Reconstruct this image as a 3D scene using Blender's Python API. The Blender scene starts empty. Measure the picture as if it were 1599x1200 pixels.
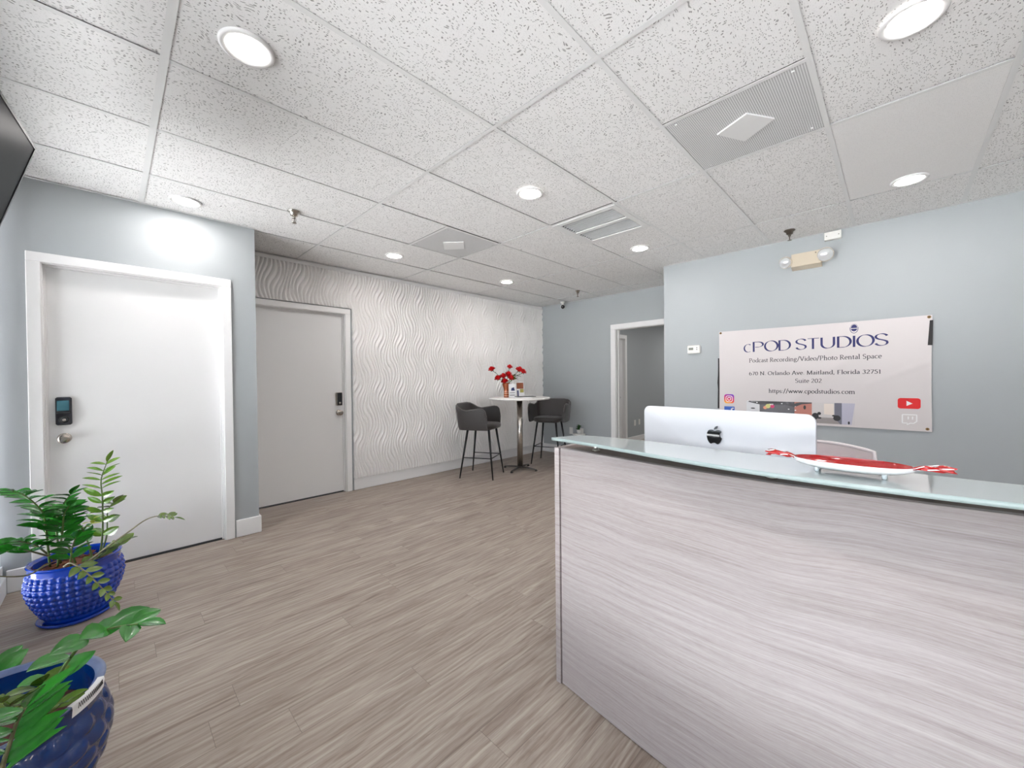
import bpy, math, random
from math import sin, cos, pi, radians, sqrt, hypot
from mathutils import Vector, Matrix

# ------------------------------------------------------------------ camera, world, light, exposure
SC = bpy.context.scene
CAM = Vector((0.0, 0.0, 1.27))
YAW, PITCH, ROLL, FPX = 0.774691, -0.0104279, -0.0097458, 611.713
_F = Vector((cos(YAW)*cos(PITCH), sin(YAW)*cos(PITCH), sin(PITCH)))
_R0 = Vector((sin(YAW), -cos(YAW), 0)); _U0 = _R0.cross(_F)
_R = cos(ROLL)*_R0 + sin(ROLL)*_U0; _U = -sin(ROLL)*_R0 + cos(ROLL)*_U0
cd = bpy.data.cameras.new('camera'); cam = bpy.data.objects.new('camera', cd)
SC.collection.objects.link(cam)
cd.sensor_width = 36; cd.lens = FPX*36/1599; cd.clip_start = 0.02
mw = Matrix((( _R.x, _U.x, -_F.x, CAM.x), (_R.y, _U.y, -_F.y, CAM.y), (_R.z, _U.z, -_F.z, CAM.z), (0,0,0,1)))
cam.matrix_world = mw
SC.camera = cam

SC.view_settings.view_transform = 'Standard'
SC.view_settings.look = 'None'
SC.view_settings.gamma = 1
SC.view_settings.use_curve_mapping = False
SC.view_settings.exposure = 0.54
LAMP_W = 2.0
SKY = 2.6
SUN = 62.0

W = bpy.data.worlds.new('world'); SC.world = W; W.use_nodes = True
nt = W.node_tree; nt.nodes.clear()
out = nt.nodes.new('ShaderNodeOutputWorld'); bg = nt.nodes.new('ShaderNodeBackground')
tc = nt.nodes.new('ShaderNodeTexCoord'); sp = nt.nodes.new('ShaderNodeSeparateXYZ')
rmp = nt.nodes.new('ShaderNodeValToRGB')
mr = nt.nodes.new('ShaderNodeMapRange'); mr.inputs[1].default_value = -1; mr.inputs[2].default_value = 1
nt.links.new(tc.outputs['Generated'], sp.inputs[0]); nt.links.new(sp.outputs['Z'], mr.inputs[0])
nt.links.new(mr.outputs[0], rmp.inputs[0])
rmp.color_ramp.elements[0].position = 0.45; rmp.color_ramp.elements[0].color = (0.75, 0.78, 0.80, 1)
rmp.color_ramp.elements[1].position = 0.56; rmp.color_ramp.elements[1].color = (0.88, 0.92, 1.04, 1)
nt.links.new(rmp.outputs[0], bg.inputs[0]); bg.inputs[1].default_value = SKY
nt.links.new(bg.outputs[0], out.inputs[0])

def at(px, py, **k):
    """the point where the line of sight through a pixel meets the plane x=, y= or z="""
    d = _F + _R*((px-799.5)/FPX) + _U*((600-py)/FPX)
    (a, v), = k.items(); i = 'xyz'.index(a)
    return CAM + d*((v-CAM[i])/d[i])

# the sun stands behind the building: it lights the pavement outside, whose bounce comes in through the glazing
sl = bpy.data.lights.new('sun', 'SUN'); sl.energy = SUN; sl.angle = radians(0.53); sl.color = (1.0, 0.965, 0.965)
so = bpy.data.objects.new('sun', sl); SC.collection.objects.link(so)
so.rotation_euler = Vector((0.52, 0.42, 0.92)).to_track_quat('Z', 'Y').to_euler()

# window light portal (only guides sampling of the sky)
XW, XR, XF, YL, YA, YB, HC = -0.475, 4.48, 5.38, 3.865, 4.52, -3.0, 2.563
pl = bpy.data.lights.new('window_portal', 'AREA'); pl.shape = 'RECTANGLE'; pl.size = 5.4; pl.size_y = 2.3
pl.cycles.is_portal = True
po = bpy.data.objects.new('window_portal', pl); SC.collection.objects.link(po)
po.location = (XW-0.15, 1.17, 1.25); po.rotation_euler = (pi/2, 0, -pi/2)

random.seed(7)

# ------------------------------------------------------------------ materials
def lin(c):
    c = c/255
    return c/12.92 if c <= 0.04045 else ((c+0.055)/1.055)**2.4
def rgb(r, g, b): return (lin(r), lin(g), lin(b), 1)
def mat(name, col, rough=0.5, metal=0.0, coat=0.0, spec=0.5, bump=0, bscale=200, trans=0, emis=None, estr=0, ior=None, vary=0.0, sheen=0):
    m = bpy.data.materials.new(name); m.use_nodes = True
    n = m.node_tree; b = n.nodes['Principled BSDF']
    b.inputs['Base Color'].default_value = col; b.inputs['Roughness'].default_value = rough
    b.inputs['Metallic'].default_value = metal; b.inputs['Coat Weight'].default_value = coat
    b.inputs['Coat Roughness'].default_value = 0.04
    b.inputs['Specular IOR Level'].default_value = spec; b.inputs['Transmission Weight'].default_value = trans
    b.inputs['Sheen Weight'].default_value = sheen
    if ior: b.inputs['IOR'].default_value = ior
    if emis: b.inputs['Emission Color'].default_value = emis; b.inputs['Emission Strength'].default_value = estr
    t = n.nodes.new('ShaderNodeTexCoord')
    no = n.nodes.new('ShaderNodeTexNoise'); no.inputs['Scale'].default_value = bscale; no.inputs['Detail'].default_value = 3
    n.links.new(t.outputs['Object'], no.inputs['Vector'])
    if bump:
        bn = n.nodes.new('ShaderNodeBump'); bn.inputs['Strength'].default_value = bump; bn.inputs['Distance'].default_value = 0.002
        n.links.new(no.outputs['Fac'], bn.inputs['Height']); n.links.new(bn.outputs[0], b.inputs['Normal'])
    if vary:
        mx = n.nodes.new('ShaderNodeMix'); mx.data_type = 'RGBA'
        mx.inputs['A'].default_value = tuple(c*(1-vary) for c in col[:3])+(1,)
        mx.inputs['B'].default_value = tuple(min(1, c*(1+vary)) for c in col[:3])+(1,)
        n.links.new(no.outputs['Fac'], mx.inputs['Factor']); n.links.new(mx.outputs['Result'], b.inputs['Base Color'])
    return m
class NB:
    """small node-graph helper"""
    def __init__(s, name):
        s.m = bpy.data.materials.new(name); s.m.use_nodes = True; s.t = s.m.node_tree; s.b = s.t.nodes['Principled BSDF']
    def n(s, kind, **k):
        x = s.t.nodes.new('ShaderNode'+kind)
        for a, v in k.items(): setattr(x, a, v)
        return x
    def l(s, a, b): s.t.links.new(a, b)
    def math(s, op, a, b=None, c=None):
        x = s.n('Math', operation=op)
        for i, v in enumerate((a, b, c)):
            if v is None: continue
            if isinstance(v, (int, float)): x.inputs[i].default_value = v
            else: s.l(v, x.inputs[i])
        return x.outputs[0]
    def comb(s, x, y, z):
        c = s.n('CombineXYZ')
        for i, v in enumerate((x, y, z)):
            if isinstance(v, (int, float)): c.inputs[i].default_value = v
            else: s.l(v, c.inputs[i])
        return c.outputs[0]
    def noise(s, v, scale, detail=3, rough=0.55, dist=0.0):
        x = s.n('TexNoise'); x.inputs['Scale'].default_value = scale; x.inputs['Detail'].default_value = detail
        x.inputs['Roughness'].default_value = rough; x.inputs['Distortion'].default_value = dist; s.l(v, x.inputs['Vector']); return x.outputs['Fac']
    def mix(s, f, a, b, bt='MIX'):
        x = s.n('Mix', data_type='RGBA', blend_type=bt)
        for k, v in (('Factor', f), ('A', a), ('B', b)):
            if isinstance(v, (int, float, tuple)): x.inputs[k].default_value = v
            else: s.l(v, x.inputs[k])
        return x.outputs['Result']
    def ramp(s, f, stops):
        x = s.n('ValToRGB'); e = x.color_ramp.elements
        while len(e) < len(stops): e.new(0.5)
        for i, (p, c) in enumerate(stops): e[i].position = p; e[i].color = c
        s.l(f, x.inputs[0]); return x.outputs[0]
    def bump(s, h, st, d):
        x = s.n('Bump'); x.inputs['Strength'].default_value = st; x.inputs['Distance'].default_value = d
        s.l(h, x.inputs['Height']); s.l(x.outputs[0], s.b.inputs['Normal'])

M = {}
M['wall'] = mat('blue_grey_paint', rgb(170, 175, 177), 0.6, bump=0.15, bscale=260, vary=0.01)
M['white'] = mat('white_trim_paint', rgb(236, 235, 234), 0.38, bump=0.03)
M['door'] = mat('white_door_paint', rgb(232, 231, 230), 0.45, bump=0.05)
M['panel'] = mat('white_panel_paint', rgb(245, 243, 241), 0.5)
M['tee'] = mat('white_tee_metal', rgb(226, 226, 225), 0.4)
M['black_metal'] = mat('black_metal', rgb(26, 26, 28), 0.4, bump=0.05)
M['steel'] = mat('brushed_steel', rgb(196, 190, 182), 0.27, 1.0, bump=0.05)
M['nickel'] = mat('satin_nickel', rgb(190, 182, 172), 0.25, 1.0)
M['dark_steel'] = mat('dark_cast_metal', rgb(92, 88, 86), 0.4, 0.8)
M['bronze'] = mat('tarnished_chrome', rgb(120, 112, 104), 0.3, 1.0)
M['leather'] = mat('charcoal_leatherette', rgb(50, 45, 43), 0.5, bump=0.4, bscale=90, sheen=0.2, vary=0.12)
M['piping'] = mat('grey_piping', rgb(110, 106, 102), 0.5)
M['tabletop'] = mat('white_laminate', rgb(232, 229, 225), 0.3)
M['lockblack'] = mat('black_plastic', rgb(36, 38, 46), 0.35)
M['gloss_black'] = mat('gloss_black', rgb(14, 15, 17), 0.06, coat=0.6)
M['screen_teal'] = mat('teal_keypad', rgb(56, 104, 116), 0.25)
M['tv'] = mat('dark_screen', rgb(30, 34, 36), 0.3, spec=0.03)
M['bezel'] = mat('dark_bezel', rgb(62, 62, 66), 0.35)
M['alu'] = mat('silver_aluminium', rgb(212, 213, 216), 0.42, 0.1, bump=0.02)
M['plastic'] = mat('white_plastic', rgb(232, 231, 226), 0.35)
M['cream'] = mat('cream_plastic', rgb(210, 198, 178), 0.45)
M['lens'] = mat('clear_lens', rgb(225, 228, 230), 0.08, coat=1.0, spec=0.8, metal=0.35)
M['cobalt'] = mat('cobalt_glaze', rgb(0, 58, 172), 0.12, coat=0.6, vary=0.3, bscale=12)
M['cobalt_dark'] = mat('deep_cobalt_glaze', rgb(0, 46, 108), 0.15, coat=0.4, vary=0.3, bscale=14)
M['worn_rim'] = mat('worn_pale_rim', rgb(92, 106, 142), 0.3, coat=0.5, vary=0.35, bscale=30)
M['soil'] = mat('bark_mulch', rgb(116, 66, 42), 0.9, bump=1.0, bscale=60, vary=0.5)
M['red_soil'] = mat('reddish_soil', rgb(88, 46, 42), 0.9, bump=1.0, bscale=90, vary=0.3)
M['stem'] = mat('green_stem', rgb(98, 122, 62), 0.45, vary=0.2, bscale=30)
M['stem_brown'] = mat('brown_green_stem', rgb(112, 108, 78), 0.5, vary=0.2, bscale=30)
def leafmat(name, a, b):
    g = NB(name); t = g.n('TexCoord'); f = g.noise(t.outputs['Object'], 22, 2)
    g.l(g.mix(f, a, b), g.b.inputs['Base Color']); g.b.inputs['Roughness'].default_value = 0.25
    g.b.inputs['Coat Weight'].default_value = 0.35
    g.b.inputs['Subsurface Weight'].default_value = 0.0
    return g.m
M['leaf'] = leafmat('deep_green_leaf', rgb(18, 88, 26), rgb(54, 146, 40))
M['leaf_lime'] = leafmat('fresh_green_leaf', rgb(78, 140, 36), rgb(140, 178, 60))
M['leaf_olive'] = leafmat('olive_leaf', rgb(62, 98, 30), rgb(112, 138, 48))
M['rose'] = mat('red_petal', rgb(206, 14, 22), 0.5, vary=0.35, bscale=60)
M['rose_leaf'] = mat('rose_leaf', rgb(46, 96, 36), 0.5, vary=0.3, bscale=40)
M['copper'] = mat('copper_glaze', rgb(168, 92, 56), 0.3, 0.35, vary=0.3, bscale=40)
M['copper_band'] = mat('pale_band', rgb(222, 190, 170), 0.35)
M['paper'] = mat('white_paper', rgb(238, 238, 238), 0.6)
M['grey_book'] = mat('grey_cover', rgb(92, 92, 92), 0.5)
M['photo_brown'] = mat('print_brown', rgb(150, 84, 56), 0.6)
M['photo_blue'] = mat('print_navy', rgb(58, 66, 110), 0.6)
M['photo_olive'] = mat('print_yellow_green', rgb(178, 168, 92), 0.6)
M['dish_red'] = mat('red_enamel', rgb(172, 4, 6), 0.1, coat=1.0)
M['dish_white'] = mat('white_enamel', rgb(226, 226, 226), 0.12, coat=1.0)
M['vinyl'] = mat('banner_vinyl', rgb(210, 203, 202), 0.42, bump=0.05, bscale=8)
M['navy'] = mat('navy_print', rgb(26, 27, 96), 0.5)
M['ink'] = mat('dark_grey_print', rgb(42, 40, 48), 0.5)
M['ink_red'] = mat('red_print', rgb(226, 12, 16), 0.5)
M['ink_blue'] = mat('blue_print', rgb(46, 96, 190), 0.5)
M['ink_white'] = mat('white_print', rgb(236, 235, 235), 0.5)
M['tape'] = mat('black_tape', rgb(44, 42, 42), 0.7)
M['brass'] = mat('brass_eyelet', rgb(140, 110, 70), 0.35, 0.8)
M['clear'] = mat('clear_foot', rgb(232, 238, 238), 0.06, coat=1.0)
M['chair_white'] = mat('pale_translucent_plastic', rgb(214, 200, 200), 0.25, coat=0.5)
M['pale_rim'] = mat('pale_plastic_rim', rgb(228, 218, 218), 0.25, coat=0.5)
M['dark'] = mat('plenum_dark', rgb(30, 30, 30), 0.9)
M['worktop'] = mat('pale_worktop', rgb(190, 178, 172), 0.4)
M['aluframe'] = mat('white_storefront_frame', rgb(222, 226, 230), 0.4)
M['concrete'] = mat('concrete', rgb(190, 188, 188), 0.85, bump=0.4, bscale=30, vary=0.06)

# glazing: clear, with a faint reflection
g = NB('window_glass'); g.t.nodes.remove(g.b)
o_ = [n for n in g.t.nodes if n.type == 'OUTPUT_MATERIAL'][0]
tr = g.n('BsdfTransparent'); gl = g.n('BsdfGlossy'); gl.inputs['Roughness'].default_value = 0.02
fr = g.n('Fresnel'); fr.inputs['IOR'].default_value = 1.45; mx = g.n('MixShader')
tr.inputs[0].default_value = (0.93, 0.96, 0.96, 1)
g.l(fr.outputs[0], mx.inputs[0]); g.l(tr.outputs[0], mx.inputs[1]); g.l(gl.outputs[0], mx.inputs[2]); g.l(mx.outputs[0], o_.inputs[0])
M['glass'] = g.m

# frosted counter glass
g = NB('frosted_counter_glass')
g.b.inputs['Base Color'].default_value = rgb(196, 206, 205); g.b.inputs['Roughness'].default_value = 0.30
g.b.inputs['Transmission Weight'].default_value = 0.25; g.b.inputs['IOR'].default_value = 1.5
g.b.inputs['Coat Weight'].default_value = 1.0; g.b.inputs['Coat Roughness'].default_value = 0.015; g.b.inputs['Coat IOR'].default_value = 1.8
M['counter_glass'] = g.m
g = NB('aqua_glass_edge')
g.b.inputs['Base Color'].default_value = rgb(150, 164, 161); g.b.inputs['Roughness'].default_value = 0.3; g.b.inputs['Coat Weight'].default_value = 0.6
M['glass_edge'] = g.m

# mineral-fibre ceiling tile with fissures
def tilemat(name, flecks):
    g = NB(name); t = g.n('TexCoord'); P = t.outputs['Object']
    warp = g.n('TexNoise'); warp.inputs['Scale'].default_value = 9; g.l(P, warp.inputs['Vector'])
    vm = g.n('VectorMath', operation='MULTIPLY_ADD'); g.l(warp.outputs['Color'], vm.inputs[0]); vm.inputs[1].default_value = (0.10, 0.10, 0); g.l(P, vm.inputs[2])
    s1 = g.n('VectorMath', operation='MULTIPLY'); g.l(vm.outputs[0], s1.inputs[0]); s1.inputs[1].default_value = (72, 165, 1)
    v1 = g.n('TexVoronoi'); v1.inputs['Scale'].default_value = 1; v1.voronoi_dimensions = '2D'; g.l(s1.outputs[0], v1.inputs['Vector'])
    sc1 = g.n('SeparateColor'); g.l(v1.outputs['Color'], sc1.inputs[0])
    pick = g.math('MULTIPLY', g.math('LESS_THAN', v1.outputs['Distance'], 0.27), g.math('GREATER_THAN', sc1.outputs[0], 0.67))
    s2 = g.n('VectorMath', operation='MULTIPLY'); g.l(P, s2.inputs[0]); s2.inputs[1].default_value = (150, 150, 1)
    v2 = g.n('TexVoronoi'); v2.inputs['Scale'].default_value = 1; v2.voronoi_dimensions = '2D'; g.l(s2.outputs[0], v2.inputs['Vector'])
    sc2 = g.n('SeparateColor'); g.l(v2.outputs['Color'], sc2.inputs[0])
    pin = g.math('MULTIPLY', g.math('LESS_THAN', v2.outputs['Distance'], 0.22), g.math('GREATER_THAN', sc2.outputs[1], 0.6))
    m = g.math('MAXIMUM', g.math('MULTIPLY', pick, 1.0*flecks), g.math('MULTIPLY', pin, 0.25))
    fine = g.noise(P, 500, 2)
    base = g.mix(fine, rgb(232, 231, 230), rgb(244, 243, 242))
    g.l(g.mix(m, base, rgb(160, 159, 157)), g.b.inputs['Base Color'])
    g.b.inputs['Roughness'].default_value = 0.9
    g.bump(g.math('MULTIPLY', m, -1), 0.5, 0.003)
    return g.m
M['tile'] = tilemat('fissured_ceiling_tile', 1.0)
M['tile_fine'] = tilemat('fine_ceiling_tile', 0.0)

# perforated metal
g = NB('perforated_metal'); t = g.n('TexCoord')
s = g.n('VectorMath', operation='MULTIPLY'); g.l(t.outputs['Object'], s.inputs[0]); s.inputs[1].default_value = (110, 110, 1)
v = g.n('TexVoronoi'); v.voronoi_dimensions = '2D'; v.inputs['Scale'].default_value = 1; v.inputs['Randomness'].default_value = 0; g.l(s.outputs[0], v.inputs['Vector'])
hole = g.math('LESS_THAN', v.outputs['Distance'], 0.33)
g.l(g.mix(hole, rgb(222, 222, 222), rgb(146, 146, 146)), g.b.inputs['Base Color']); g.b.inputs['Roughness'].default_value = 0.5
M['perf'] = g.m

# vinyl plank floor: planks run along X, 0.152 wide, 1.22 long
g = NB('grey_oak_plank'); t = g.n('TexCoord'); sx = g.n('SeparateXYZ'); g.l(t.outputs['Object'], sx.inputs[0])
X, Y = sx.outputs[0], sx.outputs[1]
ry = g.math('DIVIDE', g.math('ADD', Y, 20.05), 0.152); row = g.math('FLOOR', ry); fy = g.math('FRACT', ry)
wn = g.n('TexWhiteNoise', noise_dimensions='1D'); g.l(row, wn.inputs['W'])
rx = g.math('ADD', g.math('DIVIDE', g.math('ADD', X, 20), 1.22), g.math('MULTIPLY', wn.outputs['Value'], 7.3)); pc = g.math('FLOOR', rx); fx = g.math('FRACT', rx)
w2 = g.n('TexWhiteNoise', noise_dimensions='2D'); g.l(g.comb(row, pc, 0), w2.inputs['Vector'])
pid = w2.outputs['Value']
off = g.math('MULTIPLY', pid, 37.0)
big = g.noise(g.comb(g.math('MULTIPLY', X, 0.8), g.math('ADD', g.math('MULTIPLY', Y, 8), off), off), 2.2, 5, 0.62, 1.4)
fine = g.noise(g.comb(g.math('MULTIPLY', X, 2.2), g.math('ADD', g.math('MULTIPLY', Y, 90), off), off), 1.5, 5, 0.65, 0.3)
wv = g.n('TexWave', wave_type='BANDS', bands_direction='Y'); wv.inputs['Scale'].default_value = 7; wv.inputs['Distortion'].default_value = 9; wv.inputs['Detail'].default_value = 3; wv.inputs['Detail Scale'].default_value = 0.8
g.l(g.comb(g.math('MULTIPLY', X, 0.75), g.math('ADD', g.math('MULTIPLY', Y, 1.6), off), off), wv.inputs['Vector'])
f = g.math('ADD', g.math('MULTIPLY', big, 0.56), g.math('ADD', g.math('MULTIPLY', fine, 0.38), g.math('MULTIPLY', wv.outputs['Fac'], 0.06)))
c = g.ramp(f, [(0.30, rgb(108, 93, 83)), (0.43, rgb(142, 127, 116)), (0.56, rgb(169, 157, 145)), (0.72, rgb(195, 186, 175))])
c = g.mix(g.math('MULTIPLY', pid, 0.22), c, rgb(140, 128, 118))
ex = g.math('MINIMUM', g.math('MULTIPLY', fx, 1.22), g.math('MULTIPLY', g.math('SUBTRACT', 1, fx), 1.22))
ey = g.math('MINIMUM', g.math('MULTIPLY', fy, 0.152), g.math('MULTIPLY', g.math('SUBTRACT', 1, fy), 0.152))
seam = g.math('LESS_THAN', g.math('MINIMUM', ex, ey), 0.0009)
g.l(g.mix(g.math('MULTIPLY', seam, 0.55), c, rgb(88, 80, 74)), g.b.inputs['Base Color'])
g.b.inputs['Roughness'].default_value = 0.42; g.b.inputs['Specular IOR Level'].default_value = 0.4
g.bump(fine, 0.08, 0.002)
M['floor'] = g.m

# desk laminate: horizontal driftwood streaks
def laminate(name, k):
    g = NB(name); t = g.n('TexCoord'); sx = g.n('SeparateXYZ'); g.l(t.outputs['Object'], sx.inputs[0])
    Y, Z = sx.outputs[1], sx.outputs[2]
    wob = g.noise(g.comb(0, g.math('MULTIPLY', Y, 1.3), g.math('MULTIPLY', Z, 1.5)), 1.0, 2)
    Z2 = g.math('ADD', Z, g.math('MULTIPLY', wob, 0.10))
    a = g.noise(g.comb(0, g.math('MULTIPLY', Y, 1.1), g.math('MULTIPLY', Z2, 38)), 1.5, 4, 0.6)
    b = g.noise(g.comb(3, g.math('MULTIPLY', Y, 2.6), g.math('MULTIPLY', Z2, 190)), 1.4, 4, 0.7)
    d = g.noise(g.comb(7, g.math('MULTIPLY', Y, 26), g.math('MULTIPLY', Z2, 330)), 1.3, 3, 0.7)
    f = g.math('ADD', g.math('MULTIPLY', a, 0.34), g.math('ADD', g.math('MULTIPLY', b, 0.42), g.math('MULTIPLY', d, 0.24)))
    K = lambda r_, g_, b_: rgb((r_+2)*k, (g_-1)*k, (b_-2)*k)
    c = g.ramp(f, [(0.32, K(154, 143, 139)), (0.45, K(182, 173, 170)), (0.55, K(196, 188, 186)), (0.68, K(210, 203, 202))])
    g.l(c, g.b.inputs['Base Color']); g.b.inputs['Roughness'].default_value = 0.42
    g.bump(b, 0.10, 0.001)
    return g.m
M['laminate'] = laminate('driftwood_laminate', 0.86)
M['laminate_edge'] = mat('dark_edge_band', rgb(118, 104, 108), 0.5)
M['ledge'] = mat('shaded_ledge_laminate', rgb(120, 104, 96), 0.6, vary=0.1, bscale=30)  # ledge laminate, the shade under the glass put into its brown colour

# picture-icon gradient (pink, orange and violet print)
g = NB('sunset_gradient_print'); t = g.n('TexCoord'); sx = g.n('SeparateXYZ'); g.l(t.outputs['Generated'], sx.inputs[0])
f = g.math('ADD', g.math('MULTIPLY', sx.outputs[2], 0.75), g.math('MULTIPLY', sx.outputs[1], -0.25))
f = g.math('ADD', f, 0.25)
g.l(g.ramp(f, [(0.05, rgb(250, 190, 60)), (0.35, rgb(238, 70, 60)), (0.65, rgb(206, 36, 140)), (0.95, rgb(84, 60, 200))]), g.b.inputs['Base Color'])
M['ig'] = g.m

# ------------------------------------------------------------------ mesh helpers
class MB:
    def __init__(s): s.v = []; s.f = []; s.mi = []; s.sm = []; s.ms = []; s.cur = 0
    def use(s, m):
        if m not in s.ms: s.ms.append(m)
        s.cur = s.ms.index(m); return s
    def face(s, idx, smooth=False): s.f.append(tuple(idx)); s.mi.append(s.cur); s.sm.append(smooth)
    def box(s, a, b, bev=0.0):
        x0, y0, z0 = (min(a[i], b[i]) for i in range(3)); x1, y1, z1 = (max(a[i], b[i]) for i in range(3))
        if bev <= 0:
            n = len(s.v); s.v += [(x, y, z) for z in (z0, z1) for y in (y0, y1) for x in (x0, x1)]
            for q in ((0,2,3,1),(4,5,7,6),(0,1,5,4),(2,6,7,3),(0,4,6,2),(1,3,7,5)): s.face([n+i for i in q])
            return s
        e = min(bev, (x1-x0)/2.01, (y1-y0)/2.01, (z1-z0)/2.01); n = len(s.v)
        # chamfered box: each corner gives three vertices
        def vi(ix, iy, iz, ax): return n + ((iz*2+iy)*2+ix)*3+ax
        for iz in (0, 1):
            for iy in (0, 1):
                for ix in (0, 1):
                    c = [(x0, x1)[ix], (y0, y1)[iy], (z0, z1)[iz]]; d = [(1, -1)[ix]*e, (1, -1)[iy]*e, (1, -1)[iz]*e]
                    for ax in range(3):
                        p = [c[k]+(0 if k == ax else d[k]) for k in range(3)]; s.v.append(tuple(p))
        def q(*l): s.face(l)
        for ax in range(3):
            o = [k for k in range(3) if k != ax]
            for sd in (0, 1):
                l = []
                for (a_, b_) in ((0,0),(1,0),(1,1),(0,1)):
                    i = [0,0,0]; i[ax] = sd; i[o[0]] = a_; i[o[1]] = b_; l.append(vi(*i, ax))
                flip = (sd == 0) ^ (ax == 1)
                q(*(l[::-1] if flip else l))
        for ax in range(3):      # edges along ax
            o = [k for k in range(3) if k != ax]
            for a_ in (0, 1):
                for b_ in (0, 1):
                    i = [0,0,0]; i[o[0]] = a_; i[o[1]] = b_
                    j = list(i); j[ax] = 1
                    l = [vi(*i, o[0]), vi(*j, o[0]), vi(*j, o[1]), vi(*i, o[1])]
                    fl = (a_ == b_) ^ (ax == 1)
                    q(*(l if fl else l[::-1]))
        for iz in (0, 1):
            for iy in (0, 1):
                for ix in (0, 1):
                    l = [vi(ix, iy, iz, 0), vi(ix, iy, iz, 1), vi(ix, iy, iz, 2)]
                    q(*(l if (ix+iy+iz) % 2 == 1 else l[::-1]))
        return s
    def ring(s, pts): n = len(s.v); s.v += [tuple(p) for p in pts]; return list(range(n, n+len(pts)))
    def bridge(s, a, b, smooth=True, closed=True):
        m = len(a)
        for i in range(m if closed else m-1):
            j = (i+1) % m; s.face((a[i], a[j], b[j], b[i]), smooth)
    def tube(s, pts, r, seg=10, caps=True, sq=1.0):
        pts = [Vector(p) for p in pts]; rs = r if isinstance(r, (list, tuple)) else [r]*len(pts)
        rings = []; up = None
        for i, p in enumerate(pts):
            d = (pts[min(i+1, len(pts)-1)] - pts[max(i-1, 0)]).normalized()
            if up is None:
                up = Vector((0,0,1)) if abs(d.z) < 0.9 else Vector((1,0,0))
            a = d.cross(up).normalized(); up = a.cross(d).normalized()
            rings.append(s.ring([p + a*cos(2*pi*k/seg)*rs[i] + up*sin(2*pi*k/seg)*rs[i]*sq for k in range(seg)]))
        for i in range(len(rings)-1): s.bridge(rings[i], rings[i+1])
        if caps: s.face(rings[0][::-1]); s.face(rings[-1])
        return s
    def lathe(s, prof, c=(0,0,0), seg=32, fn=None, axis=None, cap0=True, cap1=True, smooth=True):
        """prof: (radius, height) pairs; axis: direction of the lathe axis"""
        c = Vector(c); A = Vector(axis or (0,0,1)).normalized()
        B = A.cross(Vector((0,0,1)) if abs(A.z) < 0.9 else Vector((1,0,0))).normalized(); D = A.cross(B)
        rings = []
        for (r, h) in prof:
            P = []
            for k in range(seg):
                t = 2*pi*k/seg; rr = r + (fn(t, h, r) if fn else 0)
                P.append(c + A*h + (B*cos(t)+D*sin(t))*rr)
            rings.append(s.ring(P))
        for i in range(len(rings)-1): s.bridge(rings[i], rings[i+1], smooth)
        if cap0: s.face(rings[0][::-1])
        if cap1: s.face(rings[-1])
        return s
    def prism(s, poly, fn, thick_fn, smooth=False):
        """poly: 2D outline; fn maps (a,b)->point, thick_fn likewise for the back face"""
        a = s.ring([fn(*p) for p in poly]); b = s.ring([thick_fn(*p) for p in poly])
        s.face(a); s.face(b[::-1])
        m = len(a)
        for i in range(m): j = (i+1) % m; s.face((a[j], a[i], b[i], b[j]), smooth)
        return s
    def grid(s, rows, smooth=True, closed=False):
        idx = [s.ring(r) for r in rows]
        for i in range(len(idx)-1): s.bridge(idx[i], idx[i+1], smooth, closed)
        return s
    def build(s, name, m=None, parent=None, rel=True):
        me = bpy.data.meshes.new(name); v = s.v
        if parent is not None and rel:
            o = root_loc(parent); R = root_rot(parent)
            v = [tuple(R @ (Vector(p)-o)) for p in v]
        me.from_pydata(v, [], s.f)
        mats = s.ms if s.ms else [m]
        for x in mats: me.materials.append(x)
        if s.ms: me.polygons.foreach_set('material_index', s.mi)
        me.polygons.foreach_set('use_smooth', s.sm)
        me.validate(); me.update()
        ob = bpy.data.objects.new(name, me); SC.collection.objects.link(ob)
        if parent is not None: ob.parent = parent
        return ob
_root = {}
def root_loc(p):
    o = Vector((0,0,0)); q = p; chain = []
    while q is not None: chain.append(q); q = q.parent
    return Vector(chain[-1].location)
def root_rot(p):
    q = p
    while q.parent is not None: q = q.parent
    return Matrix.Rotation(-q.rotation_euler.z, 3, 'Z')
def tag(o, label=None, cat=None, group=None, kind=None):
    if label: o['label'] = label
    if cat: o['category'] = cat
    if group: o['group'] = group
    if kind: o['kind'] = kind
    return o
def thing(name, loc, label=None, cat=None, group=None, rz=0, kind=None):
    o = bpy.data.objects.new(name, None); SC.collection.objects.link(o); o.location = loc; o.rotation_euler = (0,0,rz)
    o.empty_display_size = 0.05
    return tag(o, label, cat, group, kind)
def struct(o): o['kind'] = 'structure'; return o
def copy_tree(o, parent=None):
    c = o.copy(); SC.collection.objects.link(c)
    if parent is not None: c.parent = parent
    for ch in list(o.children): copy_tree(ch, c)
    return c
def smooth_path(pts, n=6):
    """Catmull-Rom through points"""
    P = [Vector(p) for p in pts]; P = [2*P[0]-P[1]] + P + [2*P[-1]-P[-2]]; o = []
    for i in range(1, len(P)-2):
        for k in range(n):
            t = k/n; a, b, c, d = P[i-1], P[i], P[i+1], P[i+2]
            o.append(0.5*((2*b)+(c-a)*t+(2*a-5*b+4*c-d)*t*t+(3*b-a-3*c+d)*t**3))
    o.append(P[-2]); return o
def interp(tab, x):
    if x <= tab[0][0]: return tab[0][1]
    for (a, b), (c, d) in zip(tab, tab[1:]):
        if x <= c: return b+(d-b)*(x-a)/(c-a)
    return tab[-1][1]

# ------------------------------------------------------------------ room shell
m = MB().box((XW-0.2, YB-0.1, -0.1), (11.0, 4.72, 0)); struct(m.build('floor', M['floor']))
m = MB().box((-40, -40, -0.26), (40, 40, -0.11)); struct(m.build('ground', M['concrete']))

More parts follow.
